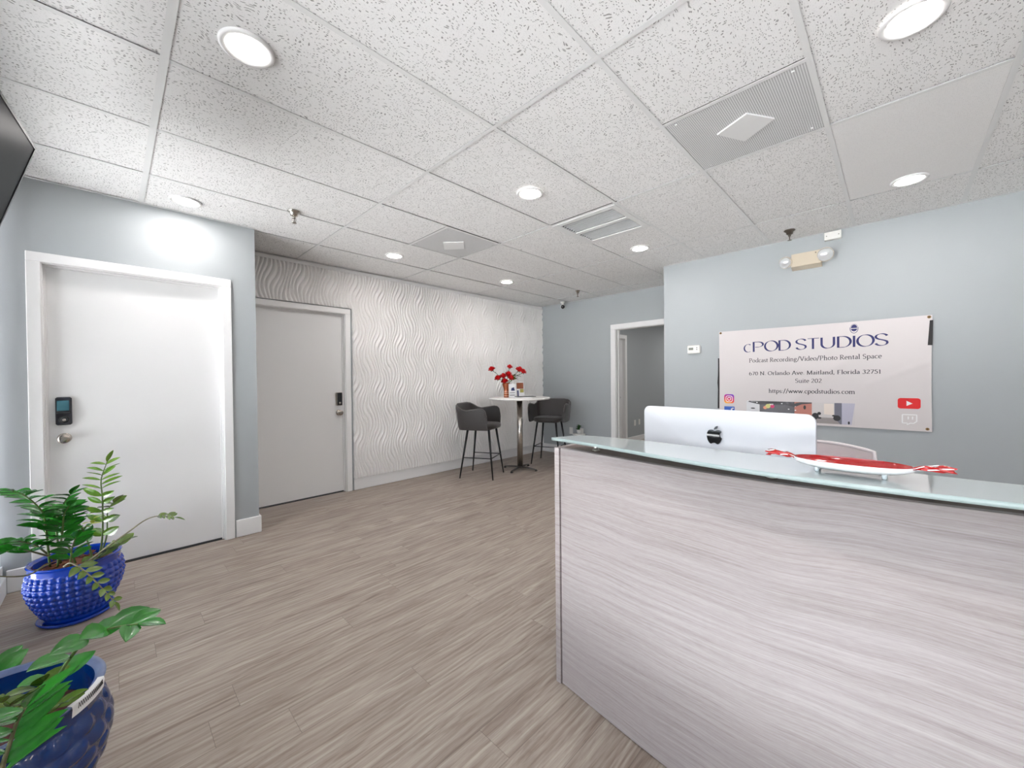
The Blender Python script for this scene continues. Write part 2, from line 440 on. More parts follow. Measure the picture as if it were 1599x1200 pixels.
# ceiling: tiles resting in a suspended grid
S = 0.6096; GX, GY = 0.16455, 2.07957
def gx(i): return GX+i*S
def gy(j): return GY+j*S
ce = MB(); rnd = random.Random(3)
ce.use(M['dark']); ce.box((XW-0.1, YB-0.1, HC+0.12), (XF+0.1, YA+0.2, HC+0.16))
special = {(3, -3): 'perf', (3, 1): 'perf', (4, -1): 'vent'}
grid = MB()
def clampx(x, j): return max(XW, min(x, XR if gy(j)+0.3 < 1.9 else XF))
shorts = {-3: [3], 1: [3], -1: [5]}
for j in range(-9, 4):
    cuts = [-3, -2, 0, 2, 4, 6, 8, 10] + shorts.get(j, [])
    cuts = sorted(cuts); y0, y1 = max(gy(j), YB), min(gy(j+1), YA-0.001)
    if y1 <= y0: continue
    for a, b in zip(cuts, cuts[1:]):
        # this row may cross the right-hand return wall
        x0 = max(gx(a), XW); x1 = min(gx(b), XF)
        if x1-x0 < 0.02 or (y1 < 1.9 and x0 > XR): continue
        if (a, j) in special and b == a+1: continue
        up = rnd.choice([0.0005, 0.001, 0.0015, 0.003, 0.0045])
        tl = rnd.uniform(-0.003, 0.003)
        mt = M['tile_fine'] if (a == 4 and j == -4) else M['tile']
        ce.use(mt); n = len(ce.v); z = HC+up; e = 0.008
        ce.v += [(x0+e, y0+e, z), (x1-e, y0+e, z+abs(tl)), (x1-e, y1-e, z+abs(tl)), (x0+e, y1-e, z),
                 (x0+e, y0+e, z+0.016), (x1-e, y0+e, z+0.016), (x1-e, y1-e, z+0.016), (x0+e, y1-e, z+0.016)]
        for q in ((0,3,2,1),(4,5,6,7),(0,1,5,4),(1,2,6,5),(2,3,7,6),(3,0,4,7)): ce.face([n+i for i in q])
    for c in cuts:
        x = gx(c)
        if x < XW or x > (XF if y1 > 1.92 else XR): continue
        w = 0.014 if c == 0 else 0.0115
        grid.box((x-w, y0, HC-0.0022), (x+w, y1, HC-0.0014))
for j in range(-8, 5):
    y = gy(j)
    if y > YA: continue
    xe = XF if y > 1.91 else XR
    if j == 3 : xs = 0.86
    else: xs = XW
    grid.box((xs, y-0.0115, HC-0.0020), (xe, y+0.0115, HC-0.0012))
# wall angle around the edge
def angle(a, b): grid.box(a, b)
angle((XW, YL-0.02, HC-0.003), (0.86, YL, HC-0.001)); angle((0.86, YA-0.03, HC-0.003), (XF, YA, HC-0.001))
angle((XF-0.02, 1.914, HC-0.003), (XF, YA, HC-0.001)); angle((XR-0.02, YB, HC-0.003), (XR, 1.914, HC-0.001)); angle((XW, YB, HC-0.003), (XW+0.02, YL, HC-0.001))
ceil_o = struct(ce.build('ceiling'))
grid.build('ceiling_grid', M['tee'], ceil_o)

# walls
def wall_x(y0, y1, x, t, z1, op=None, mb=None):      # wall in plane x=const, thickness t (towards +x)
    w = mb or MB()
    if not op: w.box((x, y0, 0), (x+t, y1, z1)); return w
    a, b, h = op
    w.box((x, y0, 0), (x+t, a, z1)); w.box((x, b, 0), (x+t, y1, z1)); w.box((x, a, h), (x+t, b, z1)); return w
def wall_y(x0, x1, y, t, z1, op=None, mb=None):
    w = mb or MB()
    if not op: w.box((x0, y, 0), (x1, y+t, z1)); return w
    a, b, h = op
    w.box((x0, y, 0), (a, y+t, z1)); w.box((b, y, 0), (x1, y+t, z1)); w.box((a, y, h), (b, y+t, z1)); return w
ZT = HC+0.10
D1 = (-0.314, 0.637, 2.052)     # left door rough opening
D2 = (0.940, 1.888, 2.052)
w = wall_y(XW-0.1, 0.86, YL, 0.11, ZT, D1); w.box((0.76, YL+0.11, 0), (0.86, YA+0.11, ZT)); struct(w.build('wall_left', M['wall']))
wb = struct(wall_y(0.86, XF, YA, 0.11, ZT, D2).build('wall_back', M['wall']))
D3 = (2.115, 3.053, 2.035)
struct(wall_x(1.914, YA+0.11, XF, 0.11, ZT, D3).build('wall_far', M['wall']))
w = MB().box((XR, YB-0.1, 0), (XF, 1.914, ZT)); struct(w.build('wall_right', M['wall']))
struct(MB().box((XW-0.1, YB-0.1, 0), (XR, YB, ZT)).build('wall_front', M['wall']))
struct(MB().box((XW-0.2, YB-0.1, 2.47), (XW, YL, ZT)).box((XW-0.14, YB-0.1, -0.02), (XW-0.02, YL, 0.11)).box((XW-0.14, YB-0.1, 0.11), (XW, -1.53, 2.47)).build('wall_window_side', M['aluframe']))

# hallway beyond the far opening
struct(MB().box((XF+0.11, 3.80, 0), (7.06-0.92, 3.9, ZT)).box((7.06, 3.80, 0), (10.9, 3.9, ZT)).box((6.14, 3.80, 2.06), (7.06, 3.9, ZT)).build('wall_hall', M['wall']))
struct(MB().box((10.8, 1.2, 0), (10.9, 3.8, ZT)).box((XF+0.0, 1.2, 0), (10.8, 1.3, ZT)).build('wall_hall_end', M['wall']))
struct(MB().box((XF+0.11, 1.3, HC), (10.8, 3.8, HC+0.03)).build('ceiling_hall', M['tile_fine']))

# wave-relief panelling on the back wall
def relief(x, z):
    W_, L_, p = 0.286, 0.585, 0.286/7.5
    s = 0.021*sin(2*pi*x/W_)*cos(2*pi*z/L_) + 0.034*sin(2*pi*z/L_)
    ph = 2*pi*(x-s)/p
    # ribs flatten where they crowd together
    dens = 1 - 0.46*cos(2*pi*x/W_)*cos(2*pi*z/L_)
    amp = 0.0320/(0.6+0.4*max(0.3, dens)**1.3)
    return amp*abs(cos(ph/2))**0.8
def panel_patch(mb, x0, x1, z0, z1, dx=0.0032, dz=0.0065):
    nx = int((x1-x0)/dx); nz = int((z1-z0)/dz)
    rows = []
    for k in range(nz+1):
        z = z0+(z1-z0)*k/nz
        rows.append([(x0+(x1-x0)*i/nx, YA-0.006-relief(x0+(x1-x0)*i/nx, z), z) for i in range(nx+1)])
    mb.grid(rows)
    # edges back to the wall
    for r in (rows[0], rows[-1]): mb.grid([r, [(p[0], YA-0.0005, p[2]) for p in r]], False)
    for i in (0, -1): mb.grid([[r[i] for r in rows], [(r[i][0], YA-0.0005, r[i][2]) for r in rows]], False)
pm = MB(); panel_patch(pm, 1.960, XF-0.004, 0.140, 2.515); panel_patch(pm, 0.866, 1.9598, 2.112, 2.515)
pn = pm.build('wave_panelling', M['panel'], wb)
MB().box((0.862, YA-0.030, 2.515), (XF-0.002, YA-0.0005, 2.556)).build('top_moulding', M['white'], wb)

# baseboards
BBH = 0.14
def bb(name, a, b):
    o = MB().box(a, b, 0.004).build(name, M['white']); return struct(o)
bb('baseboard_left', (XW+0.01, YL-0.015, 0), (-0.371, YL-0.0005, BBH))
o = MB().box((0.696, YL-0.015, 0), (0.875, YL-0.0005, BBH), 0.004).box((0.8605, YL-0.001, 0), (0.875, YA-0.02, BBH), 0.004); struct(o.build('baseboard_corner', M['white']))
bb('baseboard_back', (1.960, YA-0.016, 0), (XF-0.016, YA-0.0005, BBH))
bb('baseboard_far', (XF-0.015, 3.13, 0), (XF-0.0005, YA-0.017, BBH))
bb('baseboard_right', (XR-0.015, YB, 0), (XR-0.0005, 1.914, BBH))
bb('baseboard_hall', (7.13, 3.785, 0), (10.79, 3.7995, 0.10))

# storefront window on the camera's left
wd = thing('window_1', (XW-0.05, 0.4, 0.11), kind='structure')
fr = MB()
mull = [YL-0.08, 2.6, 1.35, 0.20, -0.65, -1.50]
for y in mull: fr.box((XW-0.10, y-0.03, 0.11), (XW-0.005, y+0.03, 2.47), 0.003)
fr.box((XW-0.10, -1.53, 0.11), (XW-0.004, YL, 0.17)); fr.box((XW-0.10, -1.53, 2.41), (XW-0.004, YL, 2.47)); 
fr.build('window_frame', M['aluframe'], wd)
MB().box((XW-0.095, -1.50, 0.585), (XW-0.006, YL-0.05, 0.635), 0.003).build('window_rail', M['aluframe'], wd)
for a, b in zip(mull[1:], mull):
    MB().box((XW-0.055, a+0.03, 0.17), (XW-0.049, b-0.03, 2.41)).build('window_pane', M['glass'], wd)
struct(MB().box((XW-0.03, YL-0.55, 0), (XW+0.012, YL-0.02, 0.115), 0.004).build('trim_1', M['aluframe']))

# ------------------------------------------------------------------ doors
def door_y(n, x0, x1, top, y, knob_x, lock_style, cut_left=None):
    """flush door in a wall facing -Y: clear opening x0..x1"""
    d = thing('door_%d' % n, ((x0+x1)/2, y+0.02, 0), kind='structure')
    MB().box((x0+0.004, y+0.045, 0.012), (x1-0.004, y+0.085, top-0.004), 0.002).build('door_slab', M['door'], d)
    c = MB(); e = 0.066
    cl = x0-e
    c.box((cl, y-0.018, 0), (x0-0.006, y-0.0003, top+0.006), 0.003); c.box((x1+0.006, y-0.018, 0), (x1+e, y-0.0003, top+0.006), 0.003)
    c.box((cl, y-0.018, top+0.006), (x1+e, y-0.0003, top+e), 0.003)
    c.build('casing', M['white'], d)
    j = MB()
    j.box((x0-0.0145, y-0.004, 0), (x0, y+0.109, top+0.0145)); j.box((x1, y-0.004, 0), (x1+0.0145, y+0.109, top+0.0145)); j.box((x0, y-0.004, top), (x1, y+0.109, top+0.0145))
    j.box((x0, y+0.032, 0), (x0+0.012, y+0.044, top)); j.box((x1-0.012, y+0.032, 0), (x1, y+0.044, top)); j.box((x0+0.012, y+0.032, top-0.012), (x1-0.012, y+0.044, top))
    j.build('jamb', M['white'], d)
    MB().box((x0, y+0.03, 0), (x1, y+0.10, 0.0035)).build('threshold', M['dark'], d)
    k = MB(); zk = 0.915
    k.lathe([(0.033, 0), (0.033, 0.004), (0.028, 0.010), (0.013, 0.012), (0.012, 0.030), (0.022, 0.036), (0.030, 0.048), (0.030, 0.056), (0.026, 0.062), (0.010, 0.0625)], (knob_x, y+0.045, zk), 28, axis=(0,-1,0))
    k.build('door_knob', M['nickel'], d)
    if lock_style == 'keypad':
        lx0, lx1, lz0, lz1 = knob_x-0.036, knob_x+0.036, 1.003, 1.186
        L = MB().box((lx0, y+0.015, lz0), (lx1, y+0.0445, lz1), 0.008).build('keypad_lock', M['lockblack'], d)
        MB().box((lx0+0.007, y+0.012, lz0+0.095), (lx1-0.012, y+0.0155, lz1-0.022), 0.001).build('keypad_screen', M['screen_teal'], L)
        MB().box((lx0+0.004, y+0.0125, lz0+0.075), (lx1-0.004, y+0.0155, lz0+0.090), 0.001).build('cover_band', M['gloss_black'], L)
        MB().lathe([(0.024, 0), (0.024, 0.006), (0.019, 0.008), (0.018, 0.004)], (knob_x+0.002, y+0.0155, lz0+0.038), 28, axis=(0,-1,0)).build('lock_collar', M['gloss_black'], L)
        MB().lathe([(0.0085, 0), (0.0085, 0.011), (0.006, 0.013)], (knob_x+0.002, y+0.0155, lz0+0.034), 20, axis=(0,-1,0)).build('key_cylinder', M['nickel'], L)
    else:
        lx0, lx1, lz0, lz1 = knob_x-0.034, knob_x+0.032, 0.998, 1.146
        L = MB().box((lx0, y+0.018, lz0), (lx1, y+0.0445, lz1), 0.004).build('keypad_lock', M['nickel'], d)
        MB().box((lx0+0.012, y+0.0145, lz0+0.004), (lx1-0.002, y+0.0185, lz1-0.004), 0.001).build('lock_face', M['gloss_black'], L)
        MB().lathe([(0.013, 0), (0.013, 0.004), (0.009, 0.006)], (knob_x+0.004, y+0.0145, lz0+0.028), 20, axis=(0,-1,0)).build('key_cylinder', M['nickel'], L)
    return d
door_y(1, -0.299, 0.622, 2.037, YL, -0.222, 'keypad')
door_y(2, 0.955, 1.873, 2.037, YA, 1.816, 'slim')
# far cased opening
d3 = thing('door_3', (XF, 2.584, 0), kind='structure')
c = MB(); y0, y1, tp = 2.130, 3.038, 2.020
c.box((XF-0.018, y1+0.006, 0), (XF-0.0003, y1+0.088, tp+0.006), 0.003); c.box((XF-0.018, y0-0.088, 0), (XF-0.0003, y0-0.006, tp+0.006), 0.003)
c.box((XF-0.018, y0-0.088, tp+0.006), (XF-0.0003, y1+0.088, tp+0.080), 0.003); c.build('casing', M['white'], d3)
j = MB(); j.box((XF-0.004, y1, 0), (XF+0.114, y1+0.0145, tp+0.0145)); j.box((XF-0.004, y0-0.0145, 0), (XF+0.114, y0, tp+0.0145)); j.box((XF-0.004, y0, tp), (XF+0.114, y1, tp+0.0145))
j.box((XF+0.05, y1-0.012, 0), (XF+0.064, y1, tp)); j.build('jamb', M['white'], d3)
# hall door
d4 = thing('door_4', (6.6, 3.80, 0), kind='structure')
MB().box((6.158, 3.845, 0.01), (7.042, 3.885, 2.04), 0.002).build('door_slab', M['door'], d4)
c = MB(); c.box((6.09, 3.782, 0), (6.152, 3.7997, 2.05), 0.003); c.box((7.048, 3.782, 0), (7.118, 3.7997, 2.05), 0.003); c.box((6.09, 3.782, 2.05), (7.118, 3.7997, 2.125), 0.003)
c.box((6.142, 3.799, 0), (6.156, 3.899, 2.05)); c.box((7.044, 3.799, 0), (7.058, 3.899, 2.05)); c.box((6.156, 3.799, 2.044), (7.044, 3.899, 2.058)); c.build('casing', M['white'], d4)
MB().box((6.80, 3.820, 1.02), (6.86, 3.8449, 1.17), 0.004).build('keypad_lock', M['gloss_black'], d4)
MB().lathe([(0.03, 0), (0.012, 0.01), (0.012, 0.03), (0.028, 0.045), (0.028, 0.06), (0.01, 0.062)], (6.83, 3.845, 0.91), 20, axis=(0,-1,0)).build('door_knob', M['bronze'], d4)

# ------------------------------------------------------------------ ceiling fixtures
def lamp_label(i): return [
 'round recessed light in the ceiling near the camera, right of the dark screen',
 'round recessed light just in front of the wall with the keypad door',
 'round recessed light in the middle of the ceiling, left of the slatted vent',
 'small round recessed light beside the small grey perforated ceiling panel, nearest the wave wall',
 'smallest round recessed light, above the round bar table',
 'round recessed light right of the slatted vent, before the projecting wall corner',
 'very bright round recessed light cut by the top right edge of the photo',
 'round recessed light above the banner wall at the right',
 'unseen round recessed light added in the ceiling behind the camera on the window side',
 'unseen round recessed light added behind the camera, window side of the rear row',
 'unseen round recessed light added behind the camera, middle of the rear row',
 'unseen round recessed light added behind the camera, banner wall side of the rear row'][i]
M['lamp'] = mat('lit_diffuser', rgb(255, 252, 246), 0.4, emis=(1, 0.97, 0.93, 1), estr=9.0)
LP = [(0.385, 1.79), (0.385, 3.60), (2.045, 1.81), (2.055, 3.69), (3.66, 3.66), (3.68, 1.81), (2.04, -0.045), (3.69, -0.065), (0.385, -0.06), (0.385, -1.9), (2.04, -1.9), (3.69, -1.9)]  # last four are unseen, added to help light the room
r0 = thing('recessed_light', (LP[0][0], LP[0][1], HC), lamp_label(0), 'ceiling light', 'round recessed ceiling lights')
MB().lathe([(0.070, 0.002), (0.072, -0.007), (0.084, -0.010), (0.092, -0.007), (0.093, 0.0)], (LP[0][0], LP[0][1], HC), 40, cap0=False, cap1=False).build('trim_ring', M['white'], r0)
MB().lathe([(0.0712, -0.0045), (0.0705, -0.0055), (0.03, -0.0062), (0.002, -0.0063)], (LP[0][0], LP[0][1], HC), 40, cap0=True).build('diffuser', M['lamp'], r0)
for i, (x, y) in enumerate(LP):
    o = r0 if i == 0 else copy_tree(r0)
    if i: o.location = (x, y, HC); o['label'] = lamp_label(i)
    ld = bpy.data.lights.new('recessed_lamp', 'AREA'); ld.shape = 'DISK'; ld.size = 0.13; ld.energy = LAMP_W; ld.color = (1.0, 0.95, 0.93)
    lo = bpy.data.objects.new('recessed_lamp', ld); SC.collection.objects.link(lo); lo.parent = o; lo.location = (0, 0, -0.012)
# hallway lamps; the further one is unseen, added to brighten the hall
h2 = copy_tree(r0); h2.location = (9.2, 2.6, HC); h2['label'] = 'unseen round recessed light added further along the hallway ceiling to brighten the hall'
ld = bpy.data.lights.new('recessed_lamp', 'AREA'); ld.shape = 'DISK'; ld.size = 0.13; ld.energy = LAMP_W*5; ld.color = (1.0, 0.98, 0.96)
lo = bpy.data.objects.new('recessed_lamp', ld); SC.collection.objects.link(lo); lo.parent = h2; lo.location = (0, 0, -0.012)
hl = copy_tree(r0); hl.location = (6.7, 2.4, HC); hl['label'] = 'round recessed light in the hallway ceiling beyond the far opening'; hl.name = 'recessed_light'
ld = bpy.data.lights.new('recessed_lamp', 'AREA'); ld.shape = 'DISK'; ld.size = 0.13; ld.energy = LAMP_W*4.5; ld.color = (1.0, 0.98, 0.96)
lo = bpy.data.objects.new('recessed_lamp', ld); SC.collection.objects.link(lo); lo.parent = hl; lo.location = (0, 0, -0.012)

def perf(i, j, lab, dia):
    x0, x1, y0, y1 = gx(i)+0.010, gx(i+1)-0.010, gy(j)+0.010, gy(j+1)-0.010
    cx, cy = (x0+x1)/2, (y0+y1)/2
    o = thing('return_air_panel', (cx, cy, HC), lab, 'air panel', 'grey perforated return air panels')
    MB().box((x0, y0, HC+0.001), (x1, y1, HC+0.005)).build('perforated_sheet', M['perf'], o)
    b = MB()
    P = [(2.185, 0.519), (2.326, 0.431), (2.428, 0.586), (2.260, 0.674)] if dia else [(2.179, 3.013), (2.311, 2.874), (2.432, 3.015), (2.304, 3.165)]
    b.prism(P, lambda x, y: (x, y, HC+0.0008), lambda x, y: (x, y, HC-0.007)).build('centre_plate', M['tee'], o)
    for sx in (x0+0.03, x1-0.03):
        for sy in (y0+0.05, y1-0.05): MB().lathe([(0.006, 0.001), (0.006, -0.001), (0.003, -0.003)], (sx, sy, HC), 12).build('screw', M['tee'], o)
    return o
# corners of the plate seen in the photograph, in panel coordinates
perf(3, -3, 'large grey perforated metal panel in the near ceiling with a diamond plate', True)
perf(3, 1, 'smaller looking grey perforated ceiling panel above the wave wall, square plate in its middle', False)
x0, x1, y0, y1 = gx(4)+0.012, gx(5)-0.012, gy(-1)+0.012, gy(0)-0.012
vt = thing('ceiling_vent', ((x0+x1)/2, (y0+y1)/2, HC), 'white slatted ceiling vent with two banks of louvres', 'vent')
f = MB(); e = 0.05; z0, z1 = HC-0.006, HC+0.004
f.box((x0, y0, z0), (x1, y0+e, z1), .002).box((x0, y1-e, z0), (x1, y1, z1), .002).box((x0, y0+e, z0), (x0+e, y1-e, z1), .002).box((x1-e, y0+e, z0), (x1, y1-e, z1), .002)
xm = (x0+x1)/2; f.box((xm-0.022, y0+e, z0), (xm+0.022, y1-e, z1), .002); f.build('vent_frame', M['tee'], vt)
MB().box((x0+0.02, y0+0.02, HC+0.05), (x1-0.02, y1-0.02, HC+0.055)).build('vent_box', M['dark'], vt)
for k in range(7):
    for (a, b, tl) in ((x0+e, xm-0.022, 1), (xm+0.022, x1-e, -1)):
        xx = a+(b-a)*(k+0.5)/7; dx = -0.006
        s_ = MB(); n = 0
        s_.prism([(xx-dx-0.0012, HC+0.016), (xx-dx+0.0012, HC+0.016), (xx+dx+0.0012, HC-0.003), (xx+dx-0.0012, HC-0.003)], lambda p, q: (p, y0+e, q), lambda p, q: (p, y1-e, q))
        s_.build('louvre', M['tee'], vt)

def sprinkler(x, y, lab, m_, s=1.0):
    o = thing('fire_sprinkler', (x, y, HC), lab, 'sprinkler', 'pendent fire sprinklers')
    MB().lathe([(0.034*s, 0.001), (0.036*s, -0.004), (0.030*s, -0.010), (0.022*s, -0.018), (0.020*s, -0.034), (0.014*s, -0.038)], (x, y, HC), 24).build('escutcheon', m_, o)
    b = MB(); b.lathe([(0.010, -0.036), (0.011, -0.050), (0.008, -0.054)], (x, y, HC), 14)
    for sg in (-1, 1): b.tube([(x+sg*0.009, y, HC-0.05), (x+sg*0.013, y, HC-0.064), (x+sg*0.010, y, HC-0.078), (x, y, HC-0.086)], 0.0026, 6)
    b.build('sprinkler_frame', m_, o)
    MB().lathe([(0.004, -0.052), (0.003, -0.082)], (x, y, HC), 10).build('glass_bulb', M['bronze'], o)
    MB().lathe([(0.005, -0.085), (0.017, -0.087), (0.017, -0.089), (0.004, -0.090)], (x, y, HC), 18).build('deflector', m_, o)
sprinkler(0.983, 3.252, 'chrome fire sprinkler hanging beside the corner of the keypad door wall', M['steel'], 1.25)
sprinkler(4.19, 0.666, 'dark tarnished fire sprinkler above the beige emergency light', M['bronze'], 1.2)
sprinkler(4.766, 3.308, 'chrome fire sprinkler near the small security camera', M['steel'])

# security camera under the ceiling by the far wall
sc_ = thing('security_camera', (5.27, 3.96, HC), 'small white security camera with a black lens at the top of the far wall', 'camera')
MB().lathe([(0.042, 0), (0.042, -0.014), (0.020, -0.022), (0.018, -0.050)], (5.27, 3.96, HC-0.0036), 20).build('mount', M['plastic'], sc_)
MB().lathe([(0.024, -0.045), (0.036, -0.035), (0.038, 0.0), (0.036, 0.020)], (5.27, 3.96, HC-0.082), 24, axis=(-0.75, -0.6, -0.25)).build('camera_body', M['plastic'], sc_)
MB().lathe([(0.034, 0.0201), (0.033, 0.030), (0.022, 0.038), (0.004, 0.041)], (5.27, 3.96, HC-0.082), 24, axis=(-0.75, -0.6, -0.25)).build('camera_lens', M['gloss_black'], sc_)

# emergency light on the right wall
em = thing('emergency_light', (XR, 0.585, 2.27), 'beige twin-head emergency light high on the wall above the banner', 'emergency light')
b = MB(); y0, y1 = 0.470, 0.690
b.prism([(XR-0.001, 2.262), (XR-0.075, 2.285), (XR-0.055, 2.405), (XR-0.001, 2.410)], lambda p, q: (p, y0, q), lambda p, q: (p, y1, q))
b.build('housing', M['cream'], em)
for (yy, r, zc) in ((0.775-0.045, 0.052, 2.335), (0.395+0.045, 0.060, 2.345)):
    h = MB().lathe([(0.020, -0.05), (r*0.75, -0.032), (r, -0.004), (r, 0.008)], (XR-0.085, yy, zc), 28, axis=(-0.86, -0.1 if yy < .5 else 0.25, -0.30)).build('lamp_head', M['cream'], em)
    MB().lathe([(r*0.96, 0.0081), (r*0.85, 0.022), (r*0.5, 0.034), (0.004, 0.038)], (XR-0.085, yy, zc), 28, axis=(-0.86, -0.1 if yy < .5 else 0.25, -0.30)).build('lens', M['lens'], h)
MB().lathe([(0.005, 0), (0.005, 0.003)], (XR-0.060, 0.51, 2.385), 12, axis=(-1,0,0)).build('indicator', M['bronze'], em)
# blank junction plate hanging off the ceiling edge
jb = thing('junction_plate', (XR-0.06, 0.40, 2.47), 'small white two-screw cover plate at the ceiling edge above the emergency light', 'cover plate')
MB().box((XR-0.045, 0.335, 2.478), (XR-0.0005, 0.452, 2.546), 0.003).build('plate', M['plastic'], jb)
for yy in (0.352, 0.435): MB().lathe([(0.004, 0), (0.004, 0.0015)], (XR-0.045, yy, 2.512), 10, axis=(-1,0,0)).build('screw', M['bronze'], jb)

# thermostat
th = thing('thermostat', (XR-0.01, 1.576, 1.58), 'small white wall thermostat left of the banner', 'thermostat')
MB().box((XR-0.028, 1.510, 1.540), (XR-0.0005, 1.645, 1.630), 0.008).build('thermostat_body', M['plastic'], th)
MB().box((XR-0.0295, 1.580, 1.578), (XR-0.0275, 1.628, 1.604), 0.0005).build('display', mat('grey_lcd', rgb(128, 132, 122), 0.3), th)
for zz in (1.578, 1.597): MB().box((XR-0.0300, 1.538, zz), (XR-0.0275, 1.547, zz+0.009), 0.0005).build('button', M['grey_book'], th)

# outlets
def outlet_y(name, x, y, z, lab, grp=None, m_=None):
    o = thing(name, (x, y, z), lab, 'outlet', grp)
    MB().box((x-0.035, y-0.007, z-0.057), (x+0.035, y-0.0005, z+0.057), 0.003).build('cover_plate', m_ or M['plastic'], o)
    for dz in (-0.02, 0.02): MB().box((x-0.016, y-0.009, z+dz-0.014), (x+0.016, y-0.0065, z+dz+0.014), 0.002).build('socket', m_ or M['plastic'], o)
def outlet_x(x, y, z, lab, grp=None):
    o = thing('wall_outlet', (x, y, z), lab, 'outlet', grp)
    MB().box((x-0.007, y-0.035, z-0.057), (x-0.0005, y+0.035, z+0.057), 0.003).build('cover_plate', M['plastic'], o)
    for dz in (-0.02, 0.02): MB().box((x-0.009, y-0.016, z+dz-0.014), (x-0.0065, y+0.016, z+dz+0.014), 0.002).build('socket', M['plastic'], o)
outlet_y('wall_outlet', 3.455, YA-0.016, 0.41, 'white outlet set in the wave wall left of the near bar stool')
outlet_x(XF, 3.885, 0.41, 'white outlet on the far grey wall left of the tiny plant')
outlet_x(XF, 3.672, 0.41, 'white outlet on the far grey wall right of the tiny plant')
outlet_y('wall_outlet', 7.45, 3.80, 0.37, 'left one of two white outlets on the hallway wall beyond the opening')
outlet_y('wall_outlet', 7.64, 3.80, 0.375, 'right one of two white outlets on the hallway wall beyond the opening')

# ------------------------------------------------------------------ television at the left edge
c0 = at(57, 232, y=2.70); e1 = Vector((0.096, 0.995, 0)).normalized(); e2 = Vector((-0.272, 0.026, -0.962)).normalized()
e2 = (e2 - e1*e2.dot(e1)).normalized(); nn = e2.cross(e1).normalized()     # nn points into the room
if nn.x < 0: nn = -nn
TWD, THT = 1.12, 0.64
tv = thing('television', c0 - e1*TWD/2 + e2*THT, 'dark flat screen television tilted down, at the left edge by the window', 'television')
def P3(a, b, c): return c0 - e1*a + e2*b + nn*c
def slab(mb, a0, a1, b0, b1, c0_, c1_):
    mb.prism([(a0, b0), (a1, b0), (a1, b1), (a0, b1)], lambda a, b: P3(a, b, c0_), lambda a, b: P3(a, b, c1_)); return mb
t_ = MB(); slab(t_, 0, TWD, 0, THT, -0.035, -0.006)
slab(t_, 0, TWD, 0, 0.010, -0.006, 0.0); slab(t_, 0, TWD, THT-0.012, THT, -0.006, 0.0); slab(t_, 0, 0.010, 0.010, THT-0.012, -0.006, 0.0); slab(t_, TWD-0.010, TWD, 0.010, THT-0.012, -0.006, 0.0)
t_.build('television_case', M['bezel'], tv)
slab(MB(), 0.0102, TWD-0.0102, 0.0102, THT-0.0122, -0.0058, -0.0025).build('screen', M['tv'], tv)
t_ = MB(); q = P3(TWD/2, THT*0.55, -0.035)
t_.tube([q, (XW+0.04, q.y, q.z-0.05)], 0.02, 8); t_.box((XW-0.004, q.y-0.12, q.z-0.2), (XW+0.03, q.y+0.12, q.z+0.12))
t_.build('wall_mount', M['black_metal'], tv)

# ------------------------------------------------------------------ reception desk
FB = [(-0.42, 1.325), (-0.3, 1.300), (-0.185, 1.279), (-0.10, 1.264), (0.0, 1.250), (0.11, 1.242), (0.246, 1.238), (0.408, 1.238), (0.538, 1.244), (0.603, 1.250), (0.678, 1.259), (0.776, 1.271), (0.887, 1.284), (1.0, 1.298)]
def fitq(tab):                      # smooth least-squares cubic through the measured outline
    import numpy as np
    a = np.array(tab); k = np.polyfit(a[:, 0], a[:, 1], 4); return lambda y: float(np.polyval(k, y))
fb = fitq(FB)
DY0, DY1, DT = -0.42, 0.992, 0.986
dk = thing('reception_desk', (1.6, 0.3, 0), 'bow-fronted reception desk in pale grey driftwood laminate', 'reception desk')
def bow(y): return fb(max(DY0, min(DY1, y)))
NY = 48; ys = [DY0+(DY1-DY0)*i/NY for i in range(NY+1)]
m = MB()
fr_ = [(bow(y), y) for y in ys]; bk = [(bow(y)+0.022, y) for y in ys]
lo_ = 0.004
rows = [[(x, y, lo_) for x, y in fr_], [(x, y, DT) for x, y in fr_], [(x, y, DT) for x, y in bk], [(x, y, lo_) for x, y in bk], [(x, y, lo_) for x, y in fr_]]
m.grid([r[::-1] for r in rows], True)
for k in (0, -1): m.face([m_ for m_ in m.ring([rows[0][k], rows[1][k], rows[2][k], rows[3][k]])])
fp = m.build('front_panel', M['laminate'], dk)
fp.data.polygons.foreach_set('use_smooth', [False]*len(fp.data.polygons))
for p in fp.data.polygons: p.use_smooth = abs(p.normal.z) < 0.5 and abs(p.normal.y) < 0.9
xe = bow(1.0)
MB().box((xe+0.004, DY1+0.0005, 0), (1.555, DY1+0.004, DT), 0).build('edge_band', M['laminate_edge'], dk)
MB().box((xe-0.006, DY1+0.0045, 0), (1.562, DY1+0.028, DT), 0.001).box((1.5622, DY1+0.0045, 0), (1.99, DY1+0.028, 0.69), 0.001).build('end_panel', M['laminate'], dk)
MB().box((bow(DY0)+0.004, DY0-0.027, 0), (1.562, DY0-0.0005, DT), 0.001).build('end_panel', M['laminate'], dk)
m = MB(); a = [(bow(y)+0.0225, y) for y in ys]; poly = a + [(1.56, DY1), (1.56, DY0)]
m.prism(poly, lambda x, y: (x, y, DT-0.022), lambda x, y: (x, y, DT-0.0002)); m.build('transaction_ledge', M['ledge'], dk)
MB().box((1.538, DY0, 0.735), (1.56, DY1, DT-0.0225)).build('inner_panel', M['laminate'], dk)
m = MB(); poly = a + [(2.02, DY1), (2.02, DY0)]
m.prism(poly, lambda x, y: (x, y, 0.660), lambda x, y: (x, y, 0.690)); m.build('work_surface', M['worktop'], dk)
